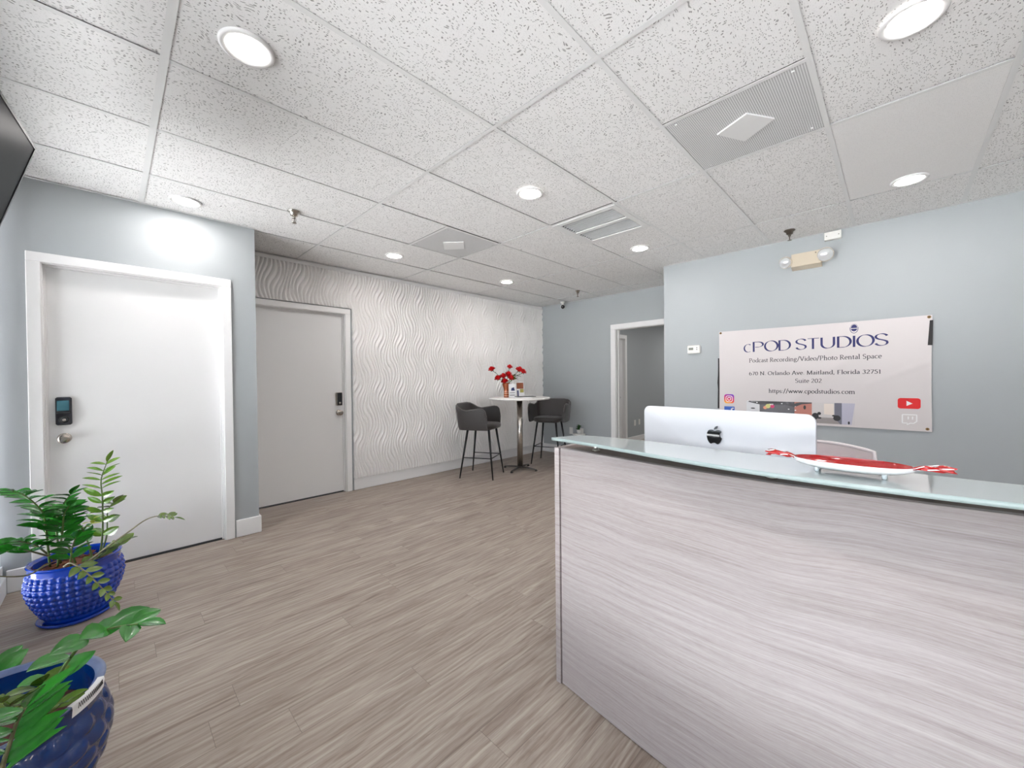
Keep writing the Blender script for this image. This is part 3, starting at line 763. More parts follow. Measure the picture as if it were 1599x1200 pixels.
# glass counter with a bowed front
GB = [(-0.5, 1.235), (-0.35, 1.205), (-0.169, 1.176), (-0.092, 1.164), (-0.001, 1.154), (0.103, 1.147), (0.226, 1.146), (0.385, 1.165), (0.596, 1.203), (0.817, 1.238), (1.010, 1.262)]
GBk = [(-0.5, 1.43), (-0.2, 1.381), (-0.107, 1.366), (0.0, 1.366), (0.275, 1.393), (0.468, 1.418), (0.703, 1.424), (0.953, 1.393)]
gf, gk = fitq(GB), fitq(GBk)
GY0, GY1, GZ0, GZ1 = -0.48, 1.010, 1.020, 1.032
m = MB(); n_ = 48; F_ = [(gf(GY0+(GY1-GY0)*i/n_), GY0+(GY1-GY0)*i/n_) for i in range(n_+1)]
B_ = [(gk(min(0.96, GY0+(GY1-0.055-GY0)*i/n_)), GY0+(GY1-0.055-GY0)*i/n_) for i in range(n_+1)]
m.use(M['counter_glass'])
tf = m.ring([(x, y, GZ1) for x, y in F_]); tb = m.ring([(x, y, GZ1) for x, y in B_])
bf = m.ring([(x, y, GZ0) for x, y in F_]); bbk = m.ring([(x, y, GZ0) for x, y in B_])
for i in range(n_): m.face((tf[i], tb[i], tb[i+1], tf[i+1])); m.face((bf[i], bf[i+1], bbk[i+1], bbk[i]))
m.use(M['glass_edge'])
for i in range(n_): m.face((tf[i], tf[i+1], bf[i+1], bf[i]), True); m.face((tb[i+1], tb[i], bbk[i], bbk[i+1]), True)
m.face((tf[n_], tb[n_], bbk[n_], bf[n_])); m.face((tb[0], tf[0], bf[0], bbk[0]))
m.build('glass_counter', None, dk)
for (x, y) in ((1.335, 0.845), (1.300, 0.250), (1.330, -0.060), (1.345, 0.55), (1.340, -0.36)):
    MB().lathe([(0.016, DT), (0.016, DT+0.004), (0.010, DT+0.006), (0.010, GZ0-0.006), (0.016, GZ0-0.004), (0.016, GZ0-0.0003)], (x, y, 0), 20).build('standoff', M['steel'], dk)

# ------------------------------------------------------------------ all-in-one computer, seen from behind
pL, pR = Vector((1.690, 0.829)), Vector((1.583, 0.189))
cx, cy = (pL+pR)/2; wv_ = (pR-pL).normalized(); nv = Vector((wv_.y, -wv_.x))
if nv.x > 0: nv = -nv                       # towards the camera
CW, ZB, ZTP = (pR-pL).length, 0.735, 1.146
im = thing('desktop_computer', (cx, cy, 0.690), 'silver all-in-one desktop computer on the reception desk, back to the camera', 'computer')
def Q(a, z, d): return (cx+wv_.x*a+nv.x*d, cy+wv_.y*a+nv.y*d, z)
def rrect(hw, z0, z1, r, n=8):
    o = []
    for (ccx, cz, a0) in ((hw-r, z1-r, 0), (-hw+r, z1-r, 90), (-hw+r, z0+r, 180), (hw-r, z0+r, 270)):
        for k in range(n+1):
            a = radians(a0+90*k/n); o.append((ccx+r*cos(a), cz+r*sin(a)))
    return o
out_ = rrect(CW/2, ZB, ZTP, 0.028); zc = (ZB+ZTP)/2
m = MB(); rg = [m.ring([Q(a, z, -0.030) for a, z in out_]), m.ring([Q(a, z, -0.022) for a, z in out_])]
rg[0], rg[1] = rg[0], rg[1]
for f_ in (0.995, 0.98, 0.95, 0.90, 0.83, 0.74, 0.62, 0.48, 0.3, 0.12):
    dpt = -0.022 + 0.030*(1-f_**2)
    rg.append(m.ring([Q(a*f_, zc+(z-zc)*f_, dpt) for a, z in out_]))
for a, b in zip(rg, rg[1:]): m.bridge(a, b, True)
m.face(rg[-1]); m.face(rg[0][::-1])
m.build('computer_shell', M['alu'], im)
m = MB(); o2 = rrect(CW/2-0.004, ZB+0.004, ZTP-0.004, 0.024)
m.prism(o2, lambda a, z: Q(a, z, -0.0302), lambda a, z: Q(a, z, -0.032)); m.build('screen', M['gloss_black'], im)
m = MB(); m.prism([(-0.09, 0.6905), (0.09, 0.6905), (0.09, 0.696), (-0.09, 0.696)], lambda a, z: Q(a, z, -0.12), lambda a, z: Q(a, z, 0.07))
m.prism([(-0.08, 0.696), (0.08, 0.696), (0.08, 0.80), (-0.08, 0.80)], lambda a, z: Q(a, z, 0.035+(z-0.7)*-0.1), lambda a, z: Q(a, z, 0.045+(z-0.7)*-0.1)); m.build('stand', M['alu'], im)
# apple-shaped mark: bitten outline with a leaf
def bez(p, n=7):
    o = []
    for i in range(0, len(p)-1, 3):
        a, b, c_, d = p[i:i+4]
        for k in range(n):
            t = k/n; o.append(tuple((1-t)**3*a[j]+3*(1-t)**2*t*b[j]+3*(1-t)*t*t*c_[j]+t**3*d[j] for j in (0, 1)))
    return o
ap = bez([(0, 0.62), (0.14, 0.62), (0.30, 0.74), (0.48, 0.74), (0.62, 0.74), (0.76, 0.66), (0.84, 0.54),
          (0.58, 0.40), (0.54, 0.02), (0.90, -0.14), (0.84, -0.36), (0.64, -0.80), (0.42, -0.82),
          (0.26, -0.83), (0.20, -0.70), (0.02, -0.70), (-0.18, -0.70), (-0.26, -0.83), (-0.40, -0.83),
          (-0.66, -0.80), (-0.92, -0.22), (-0.88, 0.12), (-0.86, 0.50), (-0.62, 0.74), (-0.38, 0.74), (-0.24, 0.74), (-0.12, 0.62), (0, 0.62)])
lf = bez([(0.0, 0.76), (0.0, 0.98), (0.20, 1.16), (0.40, 1.18), (0.42, 0.96), (0.22, 0.76), (0.0, 0.76)])
lc = at(1109.5, 683, x=1.60); la = (Vector((lc.x-cx, lc.y-cy))).dot(wv_)
lz = lc.z; ls = 0.035
for nm, pl_ in (('apple_mark', ap), ('apple_mark_leaf', lf)):
    dd = 0.0092
    MB().prism([(la+x*ls*0.92, lz+y*ls) for x, y in pl_], lambda a, z: Q(a, z, dd), lambda a, z: Q(a, z, 0.004)).build(nm, M['gloss_black'], im)

# ------------------------------------------------------------------ red sweet-shaped dish
dsx, dsy, dz = 1.262, 0.080, GZ1
ds = thing('candy_dish', (dsx, dsy, dz), 'long red and white dish shaped like a wrapped sweet on the glass counter', 'dish')
HL, HWd, RZ = 0.116, 0.060, 0.031       # half length of bowl, half width, rim height
def dish(side, z_off, sc):
    rows = []
    for k in range(9):
        t = k/8; f_ = sin(t*pi/2); zz = dz+0.008+z_off+(RZ-0.008)*(1-cos(t*pi/2))
        row = []
        for q in range(48):
            a = 2*pi*q/48; sy_ = abs(cos(a))**0.9*(1 if cos(a) > 0 else -1)
            row.append((dsx+sin(a)*HWd*f_*sc, dsy+sy_*HL*(0.15+0.85*f_)*sc, zz))
        rows.append(row)
    return rows
m = MB(); m.grid([r[::-1] for r in dish(1, -0.0028, 1.0)], True, True); m.face(m.ring([p for p in dish(1, -0.0028, 1.0)[0]]))
rim_o = dish(1, -0.0028, 1.0)[-1]; rim_i = dish(1, 0.0, 0.965)[-1]
m.grid([rim_o, rim_i], True, True); m.build('dish_body', M['dish_white'], ds)
m = MB(); m.grid(dish(1, 0, 0.965), True, True); m.face(m.ring(dish(1, 0, 0.965)[0])); m.build('red_lining', M['dish_red'], ds)
for sg in (-1, 1):
    m = MB(); m.use(M['dish_red']); rows = []
    prof = [(-0.006, 0.020, 0.0025), (0.004, 0.010, 0.0045), (0.013, 0.0075, 0.006), (0.021, 0.010, 0.0055), (0.030, 0.0135, 0.006), (0.040, 0.0155, 0.007), (0.049, 0.0165, 0.007), (0.057, 0.014, 0.006)]
    for (l, w, h) in prof:
        row = []
        for q in range(36):
            a = 2*pi*q/36; rip = 1+0.30*cos(4*a+l*150*sg)
            jag = 0.004*cos(4*a+l*150*sg) if l > 0.055 else 0
            row.append((dsx+cos(a)*w*rip, dsy+sg*(HL-0.002+l+jag), dz+0.030+(0.004*sin(l*40))+sin(a)*h*rip))
        rows.append(row)
    m.grid(rows, True, True); m.face(m.ring(rows[0])); m.face(m.ring(rows[-1]))
    m.use(M['dish_white'])
    for ph in (0.4, 2.6, 4.2):
        m.tube([(dsx+cos(ph+l*34*sg)*w*1.05, dsy+sg*(HL-0.002+l), dz+0.030+(0.004*sin(l*40))+sin(ph+l*34*sg)*h*1.05) for (l, w, h) in prof], [0.0006, 0.001, 0.0012, 0.0014, 0.0015, 0.0016, 0.0016, 0.001], 6)
    m.build('twisted_wrapper_end', None, ds)
for yy in (-0.062, 0.062):
    for xx in (-0.018, 0.018):
        MB().lathe([(0.0035, 0.0002), (0.005, 0.003), (0.005, 0.009), (0.003, 0.0118)], (dsx+xx-0.004, dsy+yy, dz), 12).build('foot', M['clear'], ds)

# ------------------------------------------------------------------ office chair behind the desk
oc = thing('office_chair', (2.30, 0.28, 0), 'pale translucent office chair behind the reception desk, only its back showing', 'chair')
def cb(u, v):      # back shell: u -1..1 across, v 0..1 up
    return Vector((2.36+0.05*(1-u*u)-0.03*(1-v)+0.02*v, 0.28+0.225*u*(1-0.06*(2*v-1)**2), 0.50+0.452*v - 0.022*u*u*v))
m = MB(); rows_f = [[cb(-1+2*i/20, k/10) for i in range(21)] for k in range(11)]
rows_b = [[p+Vector((0.010, 0, 0)) for p in r] for r in rows_f]
m.grid([r[::-1] for r in rows_f]); m.grid(rows_b)
m.grid([rows_f[-1][::-1], rows_b[-1][::-1]], False); m.grid([rows_b[0], rows_f[0]], False)
m.grid([[r[0] for r in rows_f], [r[0] for r in rows_b]], False); m.grid([[r[-1] for r in rows_b], [r[-1] for r in rows_f]], False)
m.build('backrest', M['chair_white'], oc)
edge = [r[0] for r in rows_f] + rows_f[-1][1:-1] + [r[-1] for r in rows_f][::-1]
MB().tube([p+Vector((0.005,0,0)) for p in edge], 0.0085, 8).build('backrest_rim', M['pale_rim'], oc)
MB().box((2.10, 0.05, 0.45), (2.40, 0.51, 0.52), 0.03).build('seat', M['chair_white'], oc)
MB().tube([(2.28, 0.28, 0.06), (2.28, 0.28, 0.45)], 0.028, 14).build('gas_column', M['steel'], oc)
m = MB()
for k in range(5):
    a = 2*pi*k/5; m.tube([(2.28, 0.28, 0.09), (2.28+0.27*cos(a), 0.28+0.27*sin(a), 0.065)], [0.02, 0.013], 8)
m.build('star_base', M['steel'], oc)
for k in range(5):
    a = 2*pi*k/5; MB().lathe([(0.02, -0.02), (0.027, -0.012), (0.027, 0.012), (0.02, 0.02)], (2.28+0.27*cos(a), 0.28+0.27*sin(a), 0.0275), 14, axis=(-sin(a), cos(a), 0)).build('caster', M['black_metal'], oc)

# ------------------------------------------------------------------ round bar table
tx, ty = 4.045, 3.812
tb = thing('bar_table', (tx, ty, 0), 'round white bar-height table on a steel column by the wave wall', 'table')
MB().lathe([(0.415, 0.993), (0.428, 0.998), (0.432, 1.010), (0.428, 1.020), (0.418, 1.023)], (tx, ty, 0), 64).build('tabletop', M['tabletop'], tb)
MB().lathe([(0.095, 0.985), (0.095, 0.9928)], (tx, ty, 0), 28).build('top_bracket', M['dark_steel'], tb)
MB().lathe([(0.040, 0.045), (0.040, 0.985)], (tx, ty, 0), 32).build('column', M['steel'], tb)
MB().lathe([(0.046, 0.028), (0.050, 0.034), (0.050, 0.044), (0.042, 0.048)], (tx, ty, 0), 28).build('collar', M['dark_steel'], tb)
for k in range(4):
    a = radians(15+90*k); d = Vector((cos(a), sin(a), 0)); c_ = Vector((tx, ty, 0))
    l = MB().tube([c_+d*0.03+Vector((0,0,0.036)), c_+d*0.14+Vector((0,0,0.030)), c_+d*0.255+Vector((0,0,0.020))], [0.022, 0.018, 0.014], 10, sq=0.55).build('base_leg', M['dark_steel'], tb)
    MB().lathe([(0.020, 0), (0.020, 0.008), (0.010, 0.013)], c_+d*0.250, 16).build('foot_glide', M['black_metal'], l)

# ------------------------------------------------------------------ bar stools
def make_stool(loc, ang, label):
    """local frame: +x is the way the sitter faces"""
    r = thing('bar_stool', (0, 0, 0), label, 'stool', 'charcoal bar stools at the round table')
    SZ = 0.0
    # seat cushion: rounded square
    m = MB(); prof = [(0.80, 0.630), (0.97, 0.642), (1.0, 0.665), (0.985, 0.690), (0.90, 0.702), (0.5, 0.704), (0.05, 0.698)]
    rows = []
    for (f_, z) in prof:
        row = []
        for q in range(40):
            a = 2*pi*q/40; ca, sa = cos(a), sin(a); n_ = 3.4
            rr = (abs(ca)**n_+abs(sa)**n_)**(-1/n_)
            row.append((0.03+0.215*f_*rr*ca, 0.215*f_*rr*sa, z))
        rows.append(row)
    m.grid(rows, True, True); m.face(m.ring(rows[0])[::-1]); m.face(m.ring(rows[-1])); m.build('seat', M['leather'], r)
    # wrap-around shell: path round the back, s = -1..1
    def path(s):
        L = 1.0; a = abs(s)
        sg = 1 if s > 0 else -1
        if a < 0.34:      # across the back
            t = a/0.34; return Vector((-0.225+0.012*t*t, sg*0.175*t, 0)), Vector((-1, sg*0.15*t, 0)).normalized()
        if a < 0.52:
            t = (a-0.34)/0.18; an = t*pi/2
            return Vector((-0.213+0.075*(1-cos(an)), sg*(0.175+0.070*sin(an)), 0)), Vector((-cos(an), sg*sin(an), 0)).normalized()
        t = (a-0.52)/0.48; return Vector((-0.138+0.315*t, sg*(0.245+0.010*sin(pi*t)), 0)), Vector((0, sg, 0))
    tops = [(0, 0.955), (0.30, 0.955), (0.40, 0.945), (0.50, 0.885), (0.57, 0.872), (0.70, 0.885), (0.85, 0.900), (0.93, 0.895), (0.98, 0.860), (1.0, 0.79)]
    NS = 72; inner = []; outer = []
    for k in range(9):
        v = k/8; ri, ro = [], []
        for i in range(NS+1):
            s = -1+2*i/NS; p, nrm = path(s); zt = interp(tops, abs(s)); z0 = 0.632
            z = z0+(zt-z0)*v; lean = 0.045*(z-z0)/0.32*(1.0 if abs(s) < 0.45 else 0.75)
            th = 0.030 if 0 < k < 8 else 0.022
            q_ = p + nrm*lean + Vector((0,0,z))
            ri.append(q_ - nrm*0.004); ro.append(q_ + nrm*th)
        inner.append(ri); outer.append(ro)
    m = MB(); m.grid([x for x in inner]); m.grid([x[::-1] for x in outer])
    def rnd_edge(a, b):
        mid = [(p+q_)/2 + Vector((0,0,0.010)) for p, q_ in zip(a, b)]; m.grid([a, mid, b])
    rnd_edge(inner[-1], outer[-1]); m.grid([outer[0], inner[0]])
    m.grid([[x[0] for x in outer], [x[0] for x in inner]]); m.grid([[x[-1] for x in inner], [x[-1] for x in outer]])
    sh = m.build('backrest', M['leather'], r)
    m = MB(); m.tube([(p+q_)/2+Vector((0,0,0.011)) for p, q_ in zip(inner[-1], outer[-1])], 0.004, 6); m.build('piping', M['piping'], sh)
    # legs
    feet = [(0.232, 0.222), (0.232, -0.222), (-0.222, 0.222), (-0.222, -0.222)]; tops_ = [(0.155, 0.145), (0.155, -0.145), (-0.135, 0.145), (-0.135, -0.145)]
    for (fx_, fy_), (ux, uy) in zip(feet, tops_):
        MB().tube([(fx_, fy_, 0.0), (ux, uy, 0.632)], [0.0085, 0.0155], 12).build('leg', M['black_metal'], r)
    def lp(i, z): f_, u_ = feet[i], tops_[i]; t = z/0.632; return Vector((f_[0]+(u_[0]-f_[0])*t, f_[1]+(u_[1]-f_[1])*t, z))
    m = MB(); z = 0.265
    m.tube([lp(2, z), lp(0, z)], 0.006, 8); m.tube([lp(3, z), lp(1, z)], 0.006, 8); m.tube([lp(0, z), lp(1, z)], 0.006, 8)
    m.build('footrest', M['black_metal'], r)
    MB().box((-0.15, -0.16, 0.622), (0.17, 0.16, 0.631), 0.002).build('seat_plate', M['black_metal'], r)
    r.location = loc; r.rotation_euler = (0, 0, ang)
    return r
s1 = make_stool((3.443, 3.949, 0), radians(-62), 'charcoal bar stool left of the round table, seen from its side')
s2 = copy_tree(s1); s2.location = (4.70, 3.80, 0); s2.rotation_euler = (0, 0, radians(201.5)); s2['label'] = 'charcoal bar stool right of the round table, facing the table and the camera'

# ------------------------------------------------------------------ things on the bar table
TZ = 1.023
vx, vy = 3.905, 3.935
vs = thing('flower_vase', (vx, vy, TZ), 'copper-brown vase with pale bands holding red roses on the bar table', 'vase')
def spiral(t, h, r): return 0.0016*cos(10*t+h*60)
MB().lathe([(0.036, 0.0), (0.038, 0.004), (0.037, 0.060), (0.037, 0.105), (0.041, 0.135), (0.052, 0.165), (0.056, 0.190), (0.052, 0.205), (0.047, 0.205), (0.046, 0.18), (0.030, 0.12), (0.028, 0.02)], (vx, vy, TZ), 32, fn=spiral).build('vase_body', M['copper'], vs)
for h in (0.020, 0.055, 0.082): MB().lathe([(0.0385, h), (0.0402, h+0.002), (0.0402, h+0.005), (0.0385, h+0.007)], (vx, vy, TZ), 32, cap0=False, cap1=False).build('band', M['copper_band'], vs)
def rose_thing(px, py, y, r, lab, leaves=2):
    r *= 1.5; hd = at(px, py, y=y); base = Vector((vx, vy, TZ+0.17)); o = thing('red_rose', hd, lab, 'flower', 'red roses in the copper vase')
    up = (hd-base).normalized()*0.5+Vector((0, 0, 0.6)); up.normalize()
    a_ = up.cross(Vector((1, 0, 0))).normalized(); b_ = up.cross(a_)
    rr = random.Random(int(px*7+py)); m = MB()
    for layer, (nr, rad, hgt, open_) in enumerate(((3, 0.35, 0.55, 0.1), (4, 0.6, 0.55, 0.3), (5, 0.85, 0.40, 0.6), (6, 1.0, 0.15, 0.95))):
        for k in range(nr):
            t0 = 2*pi*(k+0.5*layer)/nr+rr.uniform(-.2, .2); rows = []
            for v in range(5):
                vv = v/4; row = []
                for u in range(5):
                    uu = -1+u/2; ang = t0+uu*(pi/nr)*1.15*(0.6+0.6*sin(pi*min(1, vv*0.8+0.1)))
                    rd = r*rad*(0.25+0.75*sin(vv*pi/2))*(1+0.15*open_*vv*vv); h = r*(-0.45+vv*(0.9+hgt)-0.45*open_*vv*vv-0.22*uu*uu*vv)
                    row.append(hd+(a_*cos(ang)+b_*sin(ang))*rd+up*h)
                rows.append(row)
            m.grid(rows)
    m.lathe([(r*0.1, -r*0.5), (r*0.35, -r*0.3), (r*0.3, r*0.5), (r*0.05, r*0.6)], hd, 10, axis=up)
    m.build('bloom', M['rose'], o)
    mid = (base+hd)/2+Vector((0, 0, 0.02)); pts = smooth_path([base, mid, hd-up*r*0.4], 5)
    MB().tube(pts, 0.0028, 6).build('stem', M['rose_leaf'], o)
    m = MB()
    for k in range(leaves):
        f_ = 0.45+0.4*k/max(1, leaves-1); p = pts[int(f_*(len(pts)-1))]; an = rr.uniform(0, 6.28)
        leaf(m, p, Vector((cos(an), sin(an), 0.3)), 0.036, 0.020, Vector((0, 0, 1)))
    for k in range(4):
        an = k*pi/2; leaf(m, hd-up*r*0.42, (a_*cos(an)+b_*sin(an)-up*0.2), r*0.7, r*0.3, up)
    m.build('leaves', M['rose_leaf'], o)
def leaf(mb, p, d, L, Wd, up, curl=0.15, fold=0.12):
    """a pointed oval leaf with a folded midrib, from p along d"""
    p = Vector(p); d = Vector(d).normalized(); s = d.cross(up)
    if s.length < 1e-3: s = d.cross(Vector((1, 0, 0)))
    s.normalize(); n = s.cross(d).normalized(); rows = []
    for (t, w) in ((0, 0.06), (0.10, 0.42), (0.25, 0.80), (0.45, 1.0), (0.65, 0.88), (0.82, 0.58), (0.94, 0.24), (1.0, 0.02)):
        c = p+d*(L*t)-n*(L*curl*t*t)
        hw = Wd/2*w
        rows.append([c+s*hw+n*hw*fold*2, c+s*hw*0.5+n*hw*fold*0.9, c, c-s*hw*0.5+n*hw*fold*0.9, c-s*hw+n*hw*fold*2])
    mb.grid(rows); mb.grid([[q-n*0.0009 for q in r][::-1] for r in rows])
for args in ((768, 577, 4.02, 0.031, 'red rose leaning out furthest left over the table', 2), (796, 573.5, 3.93, 0.026, 'topmost red rose rising straight above the vase', 2),
             (811, 578, 3.86, 0.036, 'upper one of two red roses at the right of the bouquet', 3), (817, 581, 3.83, 0.030, 'outermost right red rose of the bouquet', 3),
             (778, 591, 3.97, 0.033, 'left red rose of the low cluster in the vase', 1), (786, 588, 3.95, 0.034, 'second red rose from the left in the low cluster', 1),
             (794, 585, 3.92, 0.034, 'red rose at the top of the low cluster', 1), (788, 596, 3.93, 0.032, 'lowest red rose, just over the vase mouth', 1),
             (798, 591, 3.89, 0.034, 'right red rose of the low cluster in the vase', 2)): rose_thing(*args)
fo = thing('greenery_sprig', at(804, 590, y=3.87), 'light green leafy sprig between the roses, right side of the vase', 'foliage')
m = MB(); rr = random.Random(5); cc = at(804, 590, y=3.87); m.tube([(vx, vy, TZ+0.17), cc], 0.003, 6)
for k in range(22):
    an = rr.uniform(0, 6.28); leaf(m, cc+Vector((rr.uniform(-.03, .03), rr.uniform(-.03, .03), rr.uniform(-.03, .03))), Vector((cos(an), sin(an), rr.uniform(-.2, .8))), 0.060, 0.032, Vector((0, 0, 1)))
m.build('sprig_leaves', M['leaf_olive'], fo)

def card(name, px0, px1, pyb, pyt, y, lab, parts, lean=0.25):
    a = at(px0, pyb, y=y); b = at(px1, pyb, y=y-0.03); a.z = b.z = TZ+0.0005; h = at(px0, pyt, y=y).z-TZ
    dv = (b-a).normalized(); nb = Vector((dv.y, -dv.x, 0))
    if nb.x+nb.y > 0: nb = -nb
    wd_ = (b-a).length; o = thing(name, (a+b)/2, lab, 'leaflet')
    def f(u, v, k=0): return a+dv*(u*wd_)+Vector((0, 0, v*h))-nb*(lean*v*h*0.3)+nb*k
    MB().prism([(0, 0), (1, 0), (1, 1), (0, 1)], lambda u, v: f(u, v, 0.0012), lambda u, v: f(u, v, -0.0012)).build('card', M['paper'], o)
    MB().prism([(0.1, 0), (0.9, 0), (0.8, 0.6), (0.2, 0.6)], lambda u, v: f(u, v, -0.0013)-nb*(0.05*(0.6-v)), lambda u, v: f(u, v, -0.003)-nb*(0.05*(0.6-v))).build('easel_back', M['paper'], o)
    for nm, mt, poly in parts:
        MB().prism(poly, lambda u, v: f(u, v, 0.0020), lambda u, v: f(u, v, 0.0013)).build(nm, M[mt], o)
card('leaflet', 795, 806, 617.5, 600, 3.855, 'white leaflet with small grey print standing right behind the vase', [('printed_picture', 'photo_blue', [(0.3, 0.5), (0.85, 0.5), (0.75, 0.75), (0.4, 0.7)]), ('printed_line', 'grey_book', [(0.1, 0.15), (0.85, 0.15), (0.85, 0.2), (0.1, 0.2)]), ('printed_line', 'grey_book', [(0.1, 0.32), (0.85, 0.32), (0.85, 0.36), (0.1, 0.36)])])
card('leaflet', 806.5, 818.5, 617, 597, 3.85, 'leaflet with a brown picture standing on the table right of the other', [('printed_picture', 'photo_brown', [(0.08, 0.55), (0.95, 0.55), (0.95, 0.95), (0.08, 0.95)]), ('printed_picture', 'photo_olive', [(0.5, 0.3), (0.95, 0.3), (0.95, 0.53), (0.5, 0.53)]), ('printed_figure', 'photo_blue', [(0.12, 0.06), (0.30, 0.06), (0.30, 0.45), (0.12, 0.45)])])
bk_ = thing('magazine_stack', (4.00, 3.69, TZ), 'flat grey magazines lying on the bar table in front of the leaflets', 'magazines')
a = radians(-45)
def rbox(mb, c, hx, hy, z0, z1, an):
    P = [(c[0]+x*cos(an)-y*sin(an), c[1]+x*sin(an)+y*cos(an)) for x, y in ((-hx, -hy), (hx, -hy), (hx, hy), (-hx, hy))]
    return mb.prism(P, lambda x, y: (x, y, z0), lambda x, y: (x, y, z1))
rbox(MB(), (3.985, 3.70), 0.13, 0.09, TZ+0.0002, TZ+0.010, a).build('lower_magazine', M['paper'], bk_)
rbox(MB(), (4.02, 3.68), 0.13, 0.085, TZ+0.0102, TZ+0.018, a+0.25).build('upper_magazine', M['grey_book'], bk_)

# tiny plant on a slim stand by the far wall
px_, py_ = 5.20, 3.655
pc_ = at(904, 678, x=5.20)
st = thing('plant_stand', (pc_.x, pc_.y, 0), 'slim white plant stand by the far wall, hidden below the desk top', 'stand')
SH = pc_.z
MB().lathe([(0.09, SH-0.02), (0.10, SH-0.015), (0.10, SH)], (pc_.x, pc_.y, 0), 28).build('stand_top', M['plastic'], st)
for k in range(3):
    an = 2*pi*k/3; MB().tube([(pc_.x+0.10*cos(an), pc_.y+0.10*sin(an), 0), (pc_.x+0.05*cos(an), pc_.y+0.05*sin(an), SH-0.018)], 0.009, 8).build('leg', M['plastic'], st)
tp_ = thing('small_potted_plant', (pc_.x, pc_.y, SH), 'tiny green plant in a white pot between two outlets on the far wall', 'plant')
MB().lathe([(0.026, 0.0003), (0.033, 0.05), (0.036, 0.065), (0.030, 0.065), (0.028, 0.055)], (pc_.x, pc_.y, SH), 24).build('pot', M['plastic'], tp_)
m = MB(); rr = random.Random(11)
for k in range(26):
    an = rr.uniform(0, 6.28); el = rr.uniform(0.3, 1.4)
    leaf(m, (pc_.x+rr.uniform(-.012, .012), pc_.y+rr.uniform(-.012, .012), SH+0.06+rr.uniform(0, .05)), (cos(an)*cos(el), sin(an)*cos(el), sin(el)), 0.055, 0.026, Vector((0, 0, 1)))
m.build('foliage', M['rose_leaf'], tp_)

# ------------------------------------------------------------------ banner
BX = XR-0.014
def wr(u, z):
    """gentle folds in the hanging vinyl"""
    v = (1.745-z)/0.92; uu = u/1.525
    s = 0.0030*sin(2*pi*(uu*1.2+v*0.35)+0.6)
    d = (uu-1.0)+(v-0.0)*0.62         # diagonal fold from the top right eyelet
    s += 0.0065*math.exp(-((d+0.12)/0.035)**2)*min(1, v*2.5)*(uu > 0.3) - 0.004*math.exp(-((d+0.20)/0.05)**2)
    d2 = uu+v*0.5-0.10
    s += 0.0022*math.exp(-(d2/0.05)**2)
    s += 0.004*math.exp(-((v-0.10-0.05*sin(3*uu))/0.05)**2)*sin(pi*uu)
    s += 0.003*math.exp(-((v-0.55-(uu-0.8)*-0.8)/0.03)**2)*(1 if uu > 0.75 else 0)
    return s
def bp(u, z, k=0.0): return (BX-wr(u, z)-k, 1.32-u, z)
bn = thing('wall_banner', (BX, 0.56, 0.83), 'off-white vinyl banner with navy studio lettering on the right wall', 'banner')
m = MB(); NU, NV = 130, 80
def be(u01, v01):
    u = u01*1.525; top = 1.752-0.008*u01-0.004*sin(pi*u01); bot = 0.823+0.008*u01+0.004*sin(pi*u01)
    sag = 0.004*sin(pi*v01)
    u = -0.003+sag+(u*(1.528-2*sag)/1.525)
    return u, bot+(top-bot)*v01
fr2 = [[bp(*be(i/NU, k/NV)) for i in range(NU+1)] for k in range(NV+1)]
bk2 = [[(p[0]+0.0006, p[1], p[2]) for p in r] for r in fr2]
m.grid(fr2); m.grid([r[::-1] for r in bk2])
m.build('banner_sheet', M['vinyl'], bn)
def dens(poly, step=0.03):
    o = []
    for a, b in zip(poly, poly[1:]+poly[:1]):
        L = hypot(b[0]-a[0], b[1]-a[1]); n = max(1, int(L/step))
        for k in range(n): o.append((a[0]+(b[0]-a[0])*k/n, a[1]+(b[1]-a[1])*k/n))
    return o
def patch(mb, u0, z0, u1, z1, k, n=6, sl0=0, sl1=0):
    """rectangular print following the folds; sl tilt of left/right side"""
    nu = max(2, int(abs(u1-u0)/0.012)); nz = max(2, int(abs(z1-z0)/0.012)); rows = []
    for j in range(nz+1):
        v = j/nz; a = u0+sl0*v; b = u1+sl1*v
        rows.append([bp(a+(b-a)*i/nu, z0+(z1-z0)*v, k) for i in range(nu+1)])
    mb.grid(rows); return mb
def fan(mb, poly, k):
    """small convex print patch"""
    cu = sum(p[0] for p in poly)/len(poly); cz = sum(p[1] for p in poly)/len(poly)
    r = mb.ring([bp(u, z, k) for u, z in poly]); r2 = mb.ring([bp(cu+(u-cu)*.5, cz+(z-cz)*.5, k) for u, z in poly]); c = mb.ring([bp(cu, cz, k)])[0]
    n = len(r)
    for i in range(n): j = (i+1) % n; mb.face((r[i], r[j], r2[j], r2[i])); mb.face((r2[i], r2[j], c))
    return mb
K1, K2, K3 = 0.0006, 0.0009, 0.0012

